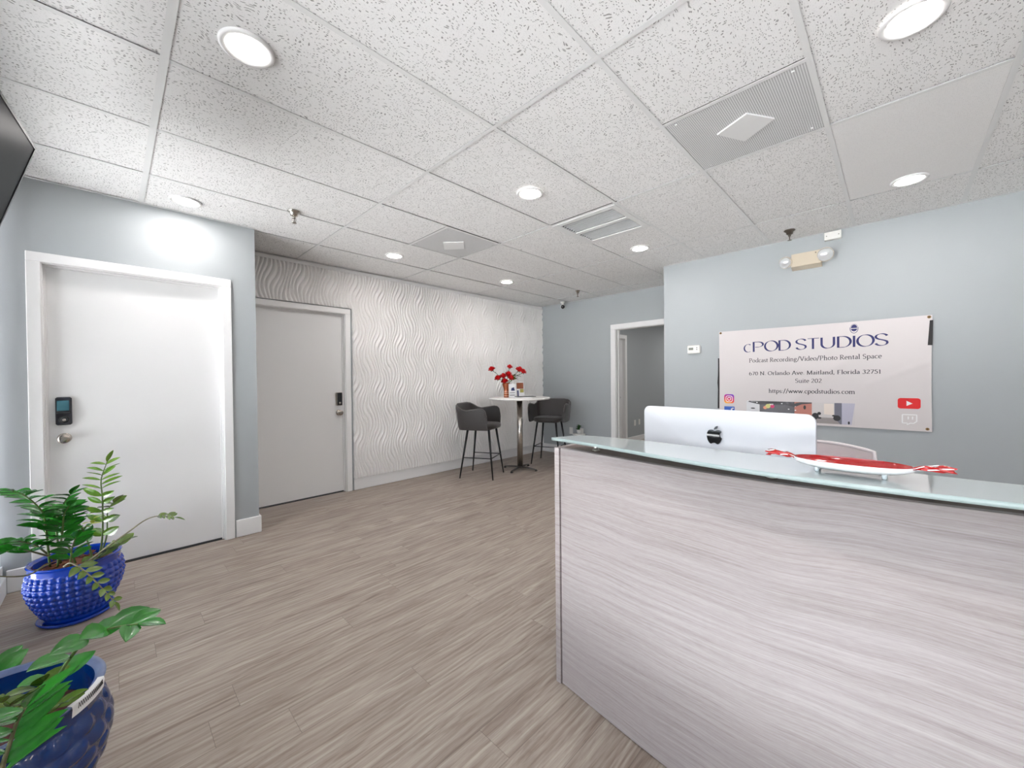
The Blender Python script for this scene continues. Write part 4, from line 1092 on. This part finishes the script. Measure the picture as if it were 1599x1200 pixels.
# lettering: drawn with a broad pen, so uprights are thick and cross strokes thin
def A_(cx, cy, rx, ry, a0, a1, n=14): return [(cx+rx*cos(radians(a0+(a1-a0)*k/n)), cy+ry*sin(radians(a0+(a1-a0)*k/n))) for k in range(n+1)]
def L_(*p):
    o = []
    for a, b in zip(p, p[1:]):
        for k in range(4): o.append((a[0]+(b[0]-a[0])*k/4, a[1]+(b[1]-a[1])*k/4))
    return o+[p[-1]]
def SR(x, y, w=0.10): return ('s', x, y, w)
X_ = 0.44; C_ = 0.68; As = 0.73
G = {
 'P': (0.56, [L_((.14, 0), (.14, C_)), L_((.14, C_), (.28, C_)) + A_(.28, .50, .20, .18, 90, -90) + L_((.28, .32), (.14, .32)), SR(.14, 0), SR(.10, C_, .07)]),
 'R': (0.62, [L_((.14, 0), (.14, C_)), L_((.14, C_), (.28, C_)) + A_(.28, .51, .18, .17, 90, -90) + L_((.28, .34), (.14, .34)), L_((.28, .34), (.54, 0)), SR(.14, 0), SR(.10, C_, .07), SR(.55, 0, .07)]),
 'V': (0.66, [L_((.08, C_), (.34, 0)), L_((.34, 0), (.58, C_)), SR(.08, C_), SR(.58, C_)]),
 'S': (0.50, [A_(.26, .51, .16, .17, 30, 190) + A_(.25, .18, .17, .18, 110, -150)]),
 'N': (0.74, [L_((.14, 0), (.14, C_)), L_((.12, C_), (.60, 0)), L_((.60, 0), (.60, C_)), SR(.14, 0), SR(.10, C_, .07), SR(.60, C_)]),
 'O': (0.74, [A_(.37, .34, .29, .34, 90, 450, 28)]),
 'A': (0.68, [L_((.08, 0), (.34, .70)), L_((.34, .70), (.60, 0)), L_((.17, .24), (.51, .24)), SR(.08, 0), SR(.60, 0)]),
 'M': (0.86, [L_((.14, 0), (.16, C_)), L_((.16, C_), (.43, 0)), L_((.43, 0), (.70, C_)), L_((.70, C_), (.73, 0)), SR(.14, 0), SR(.73, 0), SR(.13, C_, .06), SR(.73, C_, .06)]),
 'F': (0.54, [L_((.14, 0), (.14, C_)), L_((.10, C_), (.48, C_)), L_((.14, .36), (.40, .36)), SR(.14, 0)]),
 'o': (0.50, [A_(.25, .22, .19, .22, 90, 450, 22)]),
 'd': (0.52, [A_(.24, .22, .17, .22, 70, 360, 20), L_((.41, 0), (.41, As)), SR(.36, As, .06), SR(.45, 0, .05)]),
 'p': (0.52, [L_((.12, -.24), (.12, X_)), A_(.28, .22, .17, .22, 160, -180, 20), SR(.12, -.24), SR(.08, X_, .05)]),
 'q': (0.52, [A_(.24, .22, .17, .22, 70, 360, 20)]),
 'c': (0.42, [A_(.24, .22, .18, .22, 45, 315, 18)]),
 'e': (0.44, [L_((.07, .24), (.38, .24)) + A_(.23, .22, .16, .22, 5, 315, 20)]),
 'a': (0.42, [A_(.20, .33, .11, .11, 160, 0, 8) + L_((.31, .33), (.31, .04), (.37, 0)), A_(.19, .12, .12, .12, 70, 350, 12)]),
 's': (0.36, [A_(.19, .33, .11, .11, 30, 200, 10) + A_(.18, .11, .12, .115, 120, -150, 12)]),
 't': (0.30, [L_((.13, .56), (.13, .10)) + A_(.20, .09, .07, .09, 180, 300, 6), L_((.03, X_), (.27, X_))]),
 'r': (0.36, [L_((.12, 0), (.12, X_)), A_(.24, .32, .11, .11, 170, 50, 6), SR(.12, 0), SR(.08, X_, .05)]),
 'i': (0.25, [L_((.13, 0), (.13, X_)), SR(.13, 0), SR(.09, X_, .05), ('o', .13, .62, .045)]),
 'l': (0.25, [L_((.13, 0), (.13, As)), SR(.13, 0), SR(.09, As, .05)]),
 'n': (0.54, [L_((.12, 0), (.12, X_)), A_(.27, .28, .14, .16, 150, 0, 9) + L_((.41, .28), (.41, 0)), SR(.12, 0), SR(.41, 0), SR(.08, X_, .05)]),
 'h': (0.54, [L_((.12, 0), (.12, As)), A_(.27, .28, .14, .16, 150, 0, 9) + L_((.41, .28), (.41, 0)), SR(.12, 0), SR(.41, 0), SR(.08, As, .05)]),
 'm': (0.82, [L_((.12, 0), (.12, X_)), A_(.26, .28, .13, .16, 150, 0, 9) + L_((.39, .28), (.39, 0)), A_(.54, .28, .14, .16, 150, 0, 9) + L_((.68, .28), (.68, 0)), SR(.12, 0), SR(.39, 0), SR(.68, 0), SR(.08, X_, .05)]),
 'u': (0.54, [L_((.11, X_), (.11, .16)) + A_(.25, .16, .14, .16, 180, 330, 8), L_((.41, X_), (.41, 0)), SR(.08, X_, .05), SR(.37, X_, .05), SR(.44, 0, .05)]),
 'v': (0.48, [L_((.06, X_), (.24, 0)), L_((.24, 0), (.42, X_)), SR(.06, X_, .07), SR(.42, X_, .07)]),
 'w': (0.72, [L_((.06, X_), (.21, 0)), L_((.21, 0), (.36, X_)), L_((.36, X_), (.51, 0)), L_((.51, 0), (.66, X_)), SR(.06, X_, .07), SR(.36, X_, .06), SR(.66, X_, .07)]),
 'g': (0.48, [A_(.22, .30, .13, .14, 90, 450, 16), L_((.30, .42), (.44, .44)), A_(.22, -.12, .17, .10, 90, 450, 16), L_((.14, .17), (.10, .08), (.20, .0), (.36, -.03))]),
 '/': (0.38, [L_((.04, -.10), (.34, .76))]),
 '.': (0.22, [('o', .10, .04, .048)]),
 ',': (0.22, [('o', .10, .04, .048), L_((.13, .04), (.07, -.12))]),
 ':': (0.24, [('o', .11, .05, .048), ('o', .11, .36, .048)]),
 '6': (0.50, [A_(.25, .20, .17, .20, 90, 450, 20), A_(.38, .24, .30, .44, 120, 185, 8)]),
 '7': (0.46, [L_((.06, .64), (.42, .64)), L_((.42, .64), (.16, 0))]),
 '0': (0.52, [A_(.26, .32, .18, .33, 90, 450, 24)]),
 '3': (0.46, [A_(.22, .50, .14, .15, 150, -80, 10), A_(.21, .17, .17, .18, 85, -150, 12)]),
 '2': (0.48, [A_(.23, .48, .16, .17, 160, -20, 10) + L_((.37, .40), (.06, .02)), L_((.06, .02), (.43, .02))]),
 '5': (0.46, [L_((.14, .64), (.40, .64)), L_((.14, .64), (.12, .38)), A_(.20, .20, .18, .20, 110, -150, 12)]),
 '1': (0.38, [L_((.19, 0), (.19, .64)), L_((.19, .64), (.10, .56)), SR(.19, 0)]),
 ' ': (0.26, []),
}
def ribbon(mb, pts, fn, thick, thin, k):
    """pts in glyph space; fn maps to (u,z)"""
    L, R_ = [], []
    n = len(pts)
    for i in range(n):
        a, b = pts[max(i-1, 0)], pts[min(i+1, n-1)]; dx, dy = b[0]-a[0], b[1]-a[1]; l = hypot(dx, dy) or 1
        w = thin+(thick-thin)*(abs(dy+0.22*dx*-1)/l)**1.5; w = min(w, thick)
        nx, ny = -dy/l*w/2, dx/l*w/2
        L.append(bp(*fn(pts[i][0]+nx, pts[i][1]+ny), k)); R_.append(bp(*fn(pts[i][0]-nx, pts[i][1]-ny), k))
    mb.grid([L, R_], False)
def write(mb, text, u0, u1, z, em, k, thick=0.085, thin=0.035, serif=True):
    tot = sum(G[c][0] for c in text); sx = (u1-u0)/tot; x = 0
    for c in text:
        adv, st_ = G[c]
        fn = lambda a, b, x=x: (u0+(x+a)*sx, z+b*em)
        for s in st_:
            if s[0] == 's':
                if serif: ribbon(mb, [(s[1]-s[3], s[2]), (s[1]+s[3], s[2])], fn, 0.045, 0.045, k)
            elif s[0] == 'o': fan(mb, [fn(s[1]+s[3]*cos(q*pi/4), s[2]+s[3]*1.1*sin(q*pi/4)) for q in range(8)], k)
            else: ribbon(mb, s, fn, thick, thin, k)
        x += adv
for line in (('Podcast Recording/Video/Photo Rental Space', 0.272, 1.240, 1.421, 0.056, K1, 0.10, 0.05),
             ('670 N. Orlando Ave. Maitland, Florida 32751', 0.272, 1.238, 1.294, 0.050, K1, 0.11, 0.055),
             ('Suite 202', 0.648, 0.848, 1.218, 0.054, K1, 0.10, 0.05),
             ('https://www.cpodstudios.com', 0.438, 1.074, 1.121, 0.054, K1, 0.11, 0.055)):
    tx_ = MB(); write(tx_, *line); tx_.build('contact_lettering', M['ink'], bn)
# the large title, in wide high-contrast capitals placed letter by letter
tt = MB(); zb, H_ = 1.525, 0.098
def big(strokes, u0, u1, zb=zb, h=H_, thick=0.17, thin=0.04, asp=None):
    w = u1-u0; a = w/h
    for s in strokes:
        pts = [(p[0]*a, p[1]) for p in s]
        ribbon(tt, pts, lambda x, y: (u0+x*h, zb+y*h), thick, thin, K1)
big([A_(.55, .5, .47, .5, 55, 300, 26)], 0.226, 0.300, h=0.078, thick=0.16)
big([L_((.06, 0), (.06, 1)), L_((.02, .98), (.45, .98)) + A_(.45, .72, .50, .26, 90, -90, 20) + L_((.45, .46), (.2, .46))], 0.309, 0.398)
big([A_(.5, .5, .5, .5, 90, 450, 48)], 0.410, 0.513)
big([L_((.07, 0), (.07, 1)), L_((.07, .98), (.40, .98)) + A_(.40, .5, .56, .48, 90, -90, 30) + L_((.40, .02), (.07, .02))], 0.522, 0.615)
big([A_(.50, .75, .44, .24, 15, 180, 20) + [(.10, .66), (.28, .56), (.5, .5), (.74, .43), (.92, .34)] + A_(.50, .25, .44, .24, 0, -170, 22)], 0.656, 0.735)
big([L_((0, .98), (1, .98)), L_((.47, 0), (.47, .98))], 0.745, 0.828)
big([L_((.08, 1), (.08, .40)) + A_(.5, .40, .42, .39, 180, 270, 14), A_(.5, .40, .45, .39, 270, 360, 10) + [(.95, .5), (.95, .7), (.95, 1)]], 0.838, 0.937)
big([L_((.07, 0), (.07, 1)), L_((.07, .98), (.40, .98)) + A_(.40, .5, .56, .48, 90, -90, 30) + L_((.40, .02), (.07, .02))], 0.954, 1.047)
big([L_((.5, 0), (.5, .98))], 1.056, 1.076)
big([A_(.5, .5, .5, .5, 90, 450, 48)], 1.088, 1.189)
big([A_(.50, .75, .44, .24, 15, 180, 20) + [(.10, .66), (.28, .56), (.5, .5), (.74, .43), (.92, .34)] + A_(.50, .25, .44, .24, 0, -170, 22)], 1.198, 1.277)
tt.build('title_lettering', M['navy'], bn)
# microphone mark above the letter i
mk = MB(); cu, cz = 1.066, 1.682
fan(mk, [(cu+0.020*cos(a*pi/12), cz+0.005+(0.030 if sin(a*pi/12) > 0 else 0.0)*sin(a*pi/12)) for a in range(0, 13)], K1)
fan(mk, [(cu+0.020*cos(a*pi/12), cz-0.001+0.022*sin(a*pi/12)) for a in range(12, 25)], K1)
ribbon(mk, [(cu+0.026*cos(a*pi/12), cz+0.002+0.040*sin(a*pi/12)) for a in range(-13, 2)], lambda x, y: (x, y), 0.004, 0.004, K1)
ribbon(mk, [(cu+0.024*cos(a*pi/12), cz+0.004+0.036*sin(a*pi/12)) for a in range(1, 12)], lambda x, y: (x, y), 0.002, 0.002, K1)
mk.build('microphone_mark', M['navy'], bn)
def rr2(u0, z0, u1, z1, r, n=5):
    o = []
    for (cu_, cz_, a0) in ((u1-r, z1-r, 0), (u0+r, z1-r, 90), (u0+r, z0+r, 180), (u1-r, z0+r, 270)):
        for k in range(n+1): a = radians(a0+90*k/n); o.append((cu_+r*cos(a), cz_+r*sin(a)))
    return o
ig = fan(MB(), rr2(0.045, 1.006, 0.137, 1.100, 0.022), K1).build('camera_icon', M['ig'], bn)
m = MB(); q = rr2(0.061, 1.023, 0.121, 1.083, 0.018); ribbon(m, q+[q[0], q[1]], lambda x, y: (x, y), 0.0065, 0.0065, K2)
ribbon(m, [(0.091+0.015*cos(a*pi/10), 1.053+0.015*sin(a*pi/10)) for a in range(22)], lambda x, y: (x, y), 0.0065, 0.0065, K2)
fan(m, [(0.108+0.0035*cos(a*pi/4), 1.070+0.0035*sin(a*pi/4)) for a in range(8)], K2); m.build('icon_outline', M['ink_white'], ig)
fb_ = fan(MB(), rr2(0.045, 0.880, 0.141, 0.974, 0.004), K1).build('blue_icon', M['ink_blue'], bn)
m = MB(); ribbon(m, [(0.112, 0.885), (0.112, 0.93), (0.114, 0.95), (0.122, 0.957), (0.134, 0.957)], lambda x, y: (x, y), 0.014, 0.010, K2); ribbon(m, [(0.098, 0.925), (0.132, 0.925)], lambda x, y: (x, y), 0.010, 0.010, K2); m.build('icon_letter', M['ink_white'], fb_)
yt = fan(MB(), rr2(1.333, 1.008, 1.463, 1.093, 0.018), K1).build('play_icon', M['ink_red'], bn)
fan(MB(), [(1.384, 1.030), (1.418, 1.050), (1.384, 1.071)], K2).build('play_triangle', M['ink_white'], yt)
m = MB(); q = [(1.360, 0.960), (1.441, 0.960), (1.441, 0.908), (1.424, 0.892), (1.404, 0.892), (1.388, 0.878), (1.388, 0.892), (1.360, 0.892), (1.360, 0.960), (1.400, 0.960)]
ribbon(m, dens(q[:-1], 0.01)+[q[0]], lambda x, y: (x, y), 0.008, 0.008, K1)
for uu in (1.394, 1.418): ribbon(m, [(uu, 0.946), (uu, 0.935), (uu, 0.922)], lambda x, y: (x, y), 0.008, 0.008, K1)
m.build('speech_bubble_icon', M['ink_white'], bn)
# photo strip: three small interior pictures
def pm_(n, r_, g_, b_): 
    if n not in M: M[n] = mat(n, rgb(r_, g_, b_), 0.45)
    return M[n]
def strip_quad(mb, P, k):
    rows = []
    (a, b, c_, d) = P; n = 10
    for j in range(n+1):
        v = j/n; l = (a[0]+(d[0]-a[0])*v, a[1]+(d[1]-a[1])*v); r_ = (b[0]+(c_[0]-b[0])*v, b[1]+(c_[1]-b[1])*v)
        rows.append([bp(l[0]+(r_[0]-l[0])*i/n, l[1]+(r_[1]-l[1])*i/n, k) for i in range(n+1)])
    mb.grid(rows)
m = MB()
def sq(col, *P, k=K1): m.use(col); strip_quad(m, P, k)
zt, zb_ = 1.038, 0.852
sq(pm_('print_white_wall', 214, 214, 216), (0.249, zb_), (0.362, zb_), (0.362, zt), (0.249, zt))
sq(pm_('print_dark_room', 104, 102, 106), (0.362, zb_), (0.645, zb_), (0.645, zt), (0.362, zt))
sq(pm_('print_brick', 190, 122, 106), (0.645, zb_), (0.775, zb_), (0.775, zt), (0.645, zt))
sq(pm_('print_office', 206, 200, 198), (0.775, zb_), (0.935, zb_), (0.935, zt), (0.775, zt))
sq(pm_('print_slate', 108, 108, 120), (0.935, zb_), (0.985, zb_), (0.985, zt), (0.935, zt))
sq(pm_('print_lilac', 182, 180, 196), (0.985, zb_), (1.050, zb_), (1.072, zt), (0.985, zt))
sq(pm_('print_pale', 206, 200, 200), (1.050, zb_), (1.072, zb_), (1.072, zt), (1.0719, zt))
sq(pm_('print_ceiling', 84, 84, 86), (0.252, 1.030), (0.362, 1.005), (0.645, 1.005), (0.645, zt), k=K2)
m.use(pm_('print_ceiling', 84, 84, 86)); fan(m, [(0.249, zt-0.001), (0.30, 1.024), (0.362, 1.006), (0.50, 1.020), (0.645, 0.990), (0.70, 1.018), (0.775, 1.028), (0.775, zt-0.001)], K2)
sq(pm_('print_brick', 190, 122, 106), (0.650, zb_), (0.770, zb_), (0.760, 1.018), (0.650, 0.985), k=K2+0.0001)
sq(pm_('print_window', 228, 216, 206), (0.862, 0.935), (0.930, 0.930), (0.930, 1.030), (0.862, 1.030), k=K2)
sq(pm_('print_floor', 150, 142, 140), (0.775, zb_), (0.975, zb_), (0.935, 0.905), (0.800, 0.905), k=K2)
m.use(pm_('print_black', 42, 40, 42))
for (cu_, cz_, a_, b_) in ((0.800, 0.915, 0.026, 0.030), (0.828, 0.940, 0.014, 0.014), (0.952, 0.905, 0.026, 0.026), (0.930, 0.925, 0.012, 0.008), (0.722, 0.990, 0.010, 0.020), (1.032, 0.868, 0.007, 0.014), (0.305, 0.965, 0.02, 0.006), (0.83, 0.90, 0.015, 0.008)):
    fan(m, [(cu_+a_*cos(q*pi/5), cz_+b_*sin(q*pi/5)) for q in range(10)], K3)
for (c_, cu_, cz_, r_) in (('print_magenta', 0.468, 0.990, 0.018), ('print_lime', 0.432, 0.990, 0.022), ('print_peach', 0.408, 0.975, 0.016), ('print_white_wall', 0.462, 1.012, 0.015), ('print_lime', 0.446, 1.006, 0.010)):
    m.use({'print_magenta': pm_('print_magenta', 214, 60, 116), 'print_lime': pm_('print_lime', 208, 206, 130), 'print_peach': pm_('print_peach', 226, 150, 120), 'print_white_wall': M['print_white_wall']}[c_])
    fan(m, [(cu_+r_*cos(q*pi/5), cz_+r_*sin(q*pi/5)) for q in range(10)], K3)
m.use(M['ink_white'])
for (cu_, cz_) in ((0.262, 1.034), (0.340, 1.024), (0.545, 1.020), (0.650, 0.998), (0.652, 0.960), (0.600, 0.968)):
    fan(m, [(cu_+0.007*cos(q*pi/4), cz_+0.005*sin(q*pi/4)) for q in range(8)], K3)
m.build('photo_strip', None, bn)
# eyelets
for (u, z) in ((0.013, 1.737), (1.508, 1.729), (1.500, 0.852), (0.013, 0.838)):
    p = bp(u, z, 0.0005); MB().lathe([(0.004, 0.001), (0.006, 0.0025), (0.010, 0.002), (0.011, 0.0)], p, 20, axis=(-1, 0, 0), cap0=False, cap1=False).build('eyelet', M['brass'], bn)
    MB().lathe([(0.0045, -0.0122), (0.0045, 0.0008)], p, 12, axis=(-1, 0, 0)).build('eyelet_screw', M['dark'], bn)
# black tape showing at both sides of the banner
tpe = thing('black_tape_strip', (XR-0.002, 1.325, 0.95), 'long black tape strip on the wall at the left edge of the banner', 'tape')
m = MB(); pts = [(-0.012, 0.95), (-0.010, 1.05), (-0.006, 1.15), (-0.014, 1.22), (-0.006, 1.30), (-0.004, 1.38), (-0.004, 1.476)]
m.grid([[(XR-0.0005, 1.333-u*0.6, z) for u, z in pts], [(XR-0.012, 1.333-u*0.6, z) for u, z in pts], [(XR-0.012, 1.310, z) for u, z in pts], [(XR-0.0005, 1.310, z) for u, z in pts]], False); m.build('tape', M['tape'], tpe)
m = MB(); P = [(1.511, 1.703), (1.529, 1.703), (1.526, 1.508), (1.500, 1.510)]
fan(m, P, K2).build('black_corner_patch', M['tape'], bn)

# ------------------------------------------------------------------ planters
def zz(parent, pts, n, L, Wd, mats=('stem', 'leaf'), start=0.25, r0=0.0055, taper=1.0, spread=1.0, seed=1, tipleaf=True, skip=()):
    """one frond: a stem with opposite pairs of leaflets"""
    rr = random.Random(seed); P = smooth_path(pts, 8); N = len(P)
    f = MB().tube(P, [r0*(1-0.6*i/(N-1)) for i in range(N)], 8).build('stem', M[mats[0]], parent)
    if n == 0: return f
    m = MB()
    for k in range(n):
        t = start+(0.97-start)*k/max(1, n-1); i = min(N-2, int(t*(N-1))); p = P[i]; d = (P[i+1]-P[i]).normalized()
        side = d.cross(Vector((0, 0, 1)))
        if side.length < 0.35:
            side = _R.copy() if spread > 0 else Vector((1, 0, 0))
        side.normalize(); upv = side.cross(d).normalized(); s_ = 1-0.35*t*taper+rr.uniform(-.08, .08)
        for sg in (-1, 1):
            if (k, sg) in skip or rr.random() < 0.04: continue
            dd = side*sg*0.92+d*(0.45+rr.uniform(-.1, .15))+upv*rr.uniform(0.0, 0.35)
            leaf(m, p, dd, L*s_, Wd*s_, upv*0.7+Vector((0.25+rr.uniform(-.3, .3), -0.75+rr.uniform(-.3, .3), 0.35)), curl=rr.uniform(0.02, .18), fold=0.18)
    if tipleaf: leaf(m, P[-1], (P[-1]-P[-3]), L*0.7, Wd*0.7, Vector((0, 0, 1)))
    m.build('leaflets', M[mats[1]], f); return f

def pot(parent, c, H, rim, belly, foot, bump_n, rows, style, mg, mr, seg=180):
    c = Vector(c)
    prof = [(foot*0.98, 0.012), (foot*1.02, 0.03*H/0.32)]
    NP = 84; z0, z1 = 0.035*H/0.32, H*0.86
    for k in range(NP+1):
        t = k/NP; r = foot+(belly-foot)*sin(min(1, t*1.28)*pi/2)
        if t > 0.70: r = belly-(belly-rim*0.97)*((t-0.70)/0.30)**1.6
        prof.append((r, z0+(z1-z0)*t))
    for dz, dr in ((0.005, 0.003), (0.012, -0.001), (0.020, 0.004), (0.028, 0.000), (0.036, 0.005)): prof.append((rim*0.97+dr, z1+dz*H/0.32*0.9))
    prof += [(rim*1.02, H-0.004), (rim*1.01, H), (rim*0.95, H-0.001), (rim*0.90, H-0.012), (rim*0.88, H*0.72), (rim*0.80, H*0.70)]
    rh = (z1-z0)/rows
    def fn(t, h, r):
        if h < z0 or h > z1 or r < rim*0.60 and False: return 0
        if r < foot*0.9: return 0
        vr = (h-z0)/rh; ri = int(vr); fv = vr-ri-0.5; off = 0.5*(ri % 2) if style == 'scale' else 0
        ft = (t/(2*pi)*bump_n+off) % 1-0.5
        dd = sqrt((ft/0.46)**2+(fv/0.50)**2)
        return (0.0115 if style == 'bead' else 0.008)*max(0, 1-dd**2)**0.55
    body = MB().use(mg); n0 = len(prof)-6
    MB_ = body; MB_.lathe([(p[0], p[1]) for p in prof[:n0+1]], c, seg, fn=lambda t, h, r: fn(t, h, r) if h <= z1 else 0, cap1=False)
    MB_.use(mr); MB_.lathe(prof[n0:n0+4], c, seg, cap0=False, cap1=False)
    MB_.use(mg); MB_.lathe(prof[n0+3:], c, seg, cap0=False, cap1=False)
    return body.build('pot', None, parent)
p1 = Vector((-0.150, 3.225, 0.0))
pp = thing('planter', p1, 'bright cobalt blue beaded planter with a leafy green plant, in front of the keypad door', 'potted plant', 'potted plants along the window wall')
pot(pp, p1, 0.325, 0.176, 0.182, 0.120, 34, 8, 'bead', M['cobalt'], M['cobalt'], seg=306)
MB().lathe([(0.118, 0.0), (0.140, 0.004), (0.150, 0.020), (0.146, 0.024), (0.130, 0.011), (0.05, 0.0105)], p1, 64).build('saucer', M['cobalt'], pp)
def mulch(c, r, z, nm, mt, par, n=90, seed=2):
    m = MB(); m.lathe([(r, z-0.02), (r*0.99, z), (r*0.5, z+0.010), (0.002, z+0.014)], (c.x, c.y, 0), 40)
    rr = random.Random(seed)
    for k in range(n):
        a = rr.uniform(0, 6.28); q = r*sqrt(rr.random())*0.95; s_ = rr.uniform(0.008, 0.018)
        P = Vector((c.x+q*cos(a), c.y+q*sin(a), z+0.008+rr.uniform(0, 0.01))); d = Vector((rr.uniform(-1, 1), rr.uniform(-1, 1), rr.uniform(-.4, .6))).normalized()
        m.tube([P-d*s_, P, P+d*s_], [s_*0.25, s_*0.45, s_*0.2], 5, sq=0.5)
    return m.build(nm, mt, par)
mulch(p1, 0.158, 0.272, 'mulch', M['soil'], pp)
Y0 = 3.2
def V(px, py, y): return at(px, py, y=y)
fr_ = [
 ([V(155, 872, 3.22), V(160, 835, 3.20), V(160, 780, 3.16), V(158, 750, 3.12), V(167, 722, 3.08)], 11, 0.115, 0.036, ('stem', 'leaf_lime'), 0.28),
 ([V(128, 885, 3.05), V(160, 860, 2.98), V(198, 833, 2.92), V(228, 812, 2.88), V(250, 806, 2.86), V(272, 808, 2.84)], 4, 0.075, 0.030, ('stem_brown', 'leaf_olive'), 0.78),
 ([V(78, 885, 3.20), V(72, 830, 3.12), V(66, 800, 3.05), V(40, 775, 2.95), V(20, 768, 2.88)], 11, 0.105, 0.052, ('stem', 'leaf'), 0.30),
 ([V(90, 885, 3.15), V(97, 835, 3.08), V(100, 805, 3.02), V(108, 790, 2.96)], 10, 0.105, 0.052, ('stem', 'leaf'), 0.22),
 ([V(85, 875, 3.22), V(58, 854, 3.12), V(30, 846, 3.02), V(6, 850, 2.95)], 6, 0.095, 0.058, ('stem_brown', 'leaf'), 0.30),
 ([V(80, 870, 3.18), V(50, 862, 3.05), V(28, 858, 2.98), V(10, 862, 2.93)], 4, 0.095, 0.056, ('stem_brown', 'leaf'), 0.35),
 ([V(100, 885, 3.02), V(112, 880, 2.96), V(135, 895, 2.90), V(160, 920, 2.86), V(178, 940, 2.84)], 7, 0.080, 0.040, ('stem_brown', 'leaf_olive'), 0.38),
 ([V(78, 880, 3.02), V(66, 886, 2.96), V(45, 898, 2.90), V(20, 901, 2.84), V(-8, 900, 2.80)], 0, 0.05, 0.02, ('stem_brown', 'leaf'), 0.3),
 ([V(145, 875, 3.18), V(135, 840, 3.16), V(122, 815, 3.12), V(116, 800, 3.08)], 6, 0.095, 0.052, ('stem', 'leaf'), 0.35),
 ([V(140, 880, 3.12), V(165, 862, 3.06), V(190, 848, 3.02)], 5, 0.11, 0.058, ('stem', 'leaf_olive'), 0.30),
 ([V(95, 880, 3.25), V(88, 825, 3.18), V(95, 795, 3.10), V(110, 772, 3.05)], 9, 0.105, 0.052, ('stem', 'leaf'), 0.35),
 ([V(110, 885, 3.12), V(112, 860, 3.06), V(118, 840, 3.00)], 5, 0.105, 0.060, ('stem', 'leaf'), 0.3),
 ([V(150, 880, 3.28), V(166, 840, 3.26), V(168, 800, 3.24), V(178, 785, 3.2)], 5, 0.115, 0.058, ('stem', 'leaf_olive'), 0.40),
 ([V(118, 880, 3.2), V(100, 840, 3.22), V(80, 812, 3.2), V(62, 800, 3.16)], 8, 0.105, 0.054, ('stem', 'leaf'), 0.35),
]
for i, (pts, n, L, Wd, mt, st0) in enumerate(fr_): zz(pp, pts, n, L, Wd, mt, st0, r0=0.005, seed=20+i)
m = MB()
for k in range(5): leaf(m, V(138+k*2, 822-k*3, 3.05), Vector((sin(k*2.1), cos(k*1.7), -0.2+0.3*(k % 3))), 0.045, 0.020, Vector((0, 0, 1)))
m.build('new_shoot', mat('yellow_green_shoot', rgb(196, 210, 80), 0.5), pp)

p2 = Vector((-0.236, 1.745, 0.0))
pq = thing('planter', p2, 'dark blue glazed planter with a worn pale rim and sticker at the bottom left corner', 'potted plant', 'potted plants along the window wall')
pot(pq, p2, 0.395, 0.208, 0.222, 0.145, 20, 6, 'scale', M['cobalt_dark'], M['worn_rim'])
MB().lathe([(0.178, 0.300), (0.176, 0.305), (0.05, 0.312), (0.002, 0.313)], p2, 40).build('soil', M['red_soil'], pq)
# price sticker wrapped over the rim
def stk(a, v):     # a angle, v 0 at top inner edge .. 1 down the outside
    pr = [(0.200, 0.3966), (0.2135, 0.3962), (0.2150, 0.388), (0.2125, 0.365)]
    t = v*3; i = min(2, int(t)); f_ = t-i
    r = pr[i][0]+(pr[i+1][0]-pr[i][0])*f_; z = pr[i][1]+(pr[i+1][1]-pr[i][1])*f_
    return (p2.x+r*cos(a), p2.y+r*sin(a), z)
a0, a1 = radians(-46), radians(-14)
m = MB(); m.grid([[stk(a0+(a1-a0)*i/14, v/6) for i in range(15)] for v in range(7)]); sk = m.build('sticker', M['paper'], pq)
m = MB(); pts = []
for i in range(33):
    v = 0.42 if i % 2 else 0.78; a = a0+(a1-a0)*(0.12+0.76*i/32); q = Vector(stk(a, v)); pts.append(q+(q-Vector((p2.x, p2.y, q.z))).normalized()*0.0012+Vector((0, 0, 0.0008)))
m.tube(pts, 0.0009, 5); m.build('sticker_print', M['tape'], sk)
fr_ = [
 ([V(62, 1120, 1.74), V(82, 1075, 1.66), V(108, 1030, 1.58), V(138, 998, 1.50), V(172, 982, 1.44), V(215, 975, 1.40)], 5, 0.092, 0.056, ('stem', 'leaf'), 0.25),
 ([V(58, 1130, 1.70), V(52, 1100, 1.66), V(60, 1072, 1.62)], 3, 0.075, 0.048, ('stem', 'leaf_olive'), 0.35),
 ([V(-2, 1225, 1.36), V(6, 1190, 1.32), V(16, 1160, 1.28), V(26, 1130, 1.25), V(40, 1105, 1.23)], 7, 0.098, 0.042, ('stem_brown', 'leaf'), 0.10),
 ([V(50, 1130, 1.70), V(75, 1112, 1.60), V(98, 1098, 1.52)], 4, 0.060, 0.036, ('stem', 'leaf_olive'), 0.35),
 ([V(30, 1130, 1.85), V(-2, 1075, 1.95), V(-14, 1042, 2.0)], 3, 0.09, 0.045, ('stem', 'leaf'), 0.7),
 ([V(35, 1135, 1.70), V(24, 1112, 1.62), V(4, 1098, 1.56)], 4, 0.085, 0.052, ('stem', 'leaf_olive'), 0.4),
]
for i, (pts, n, L, Wd, mt, st0) in enumerate(fr_): zz(pq, pts, n, L, Wd, mt, st0, r0=0.0052, seed=60+i, taper=0.5)
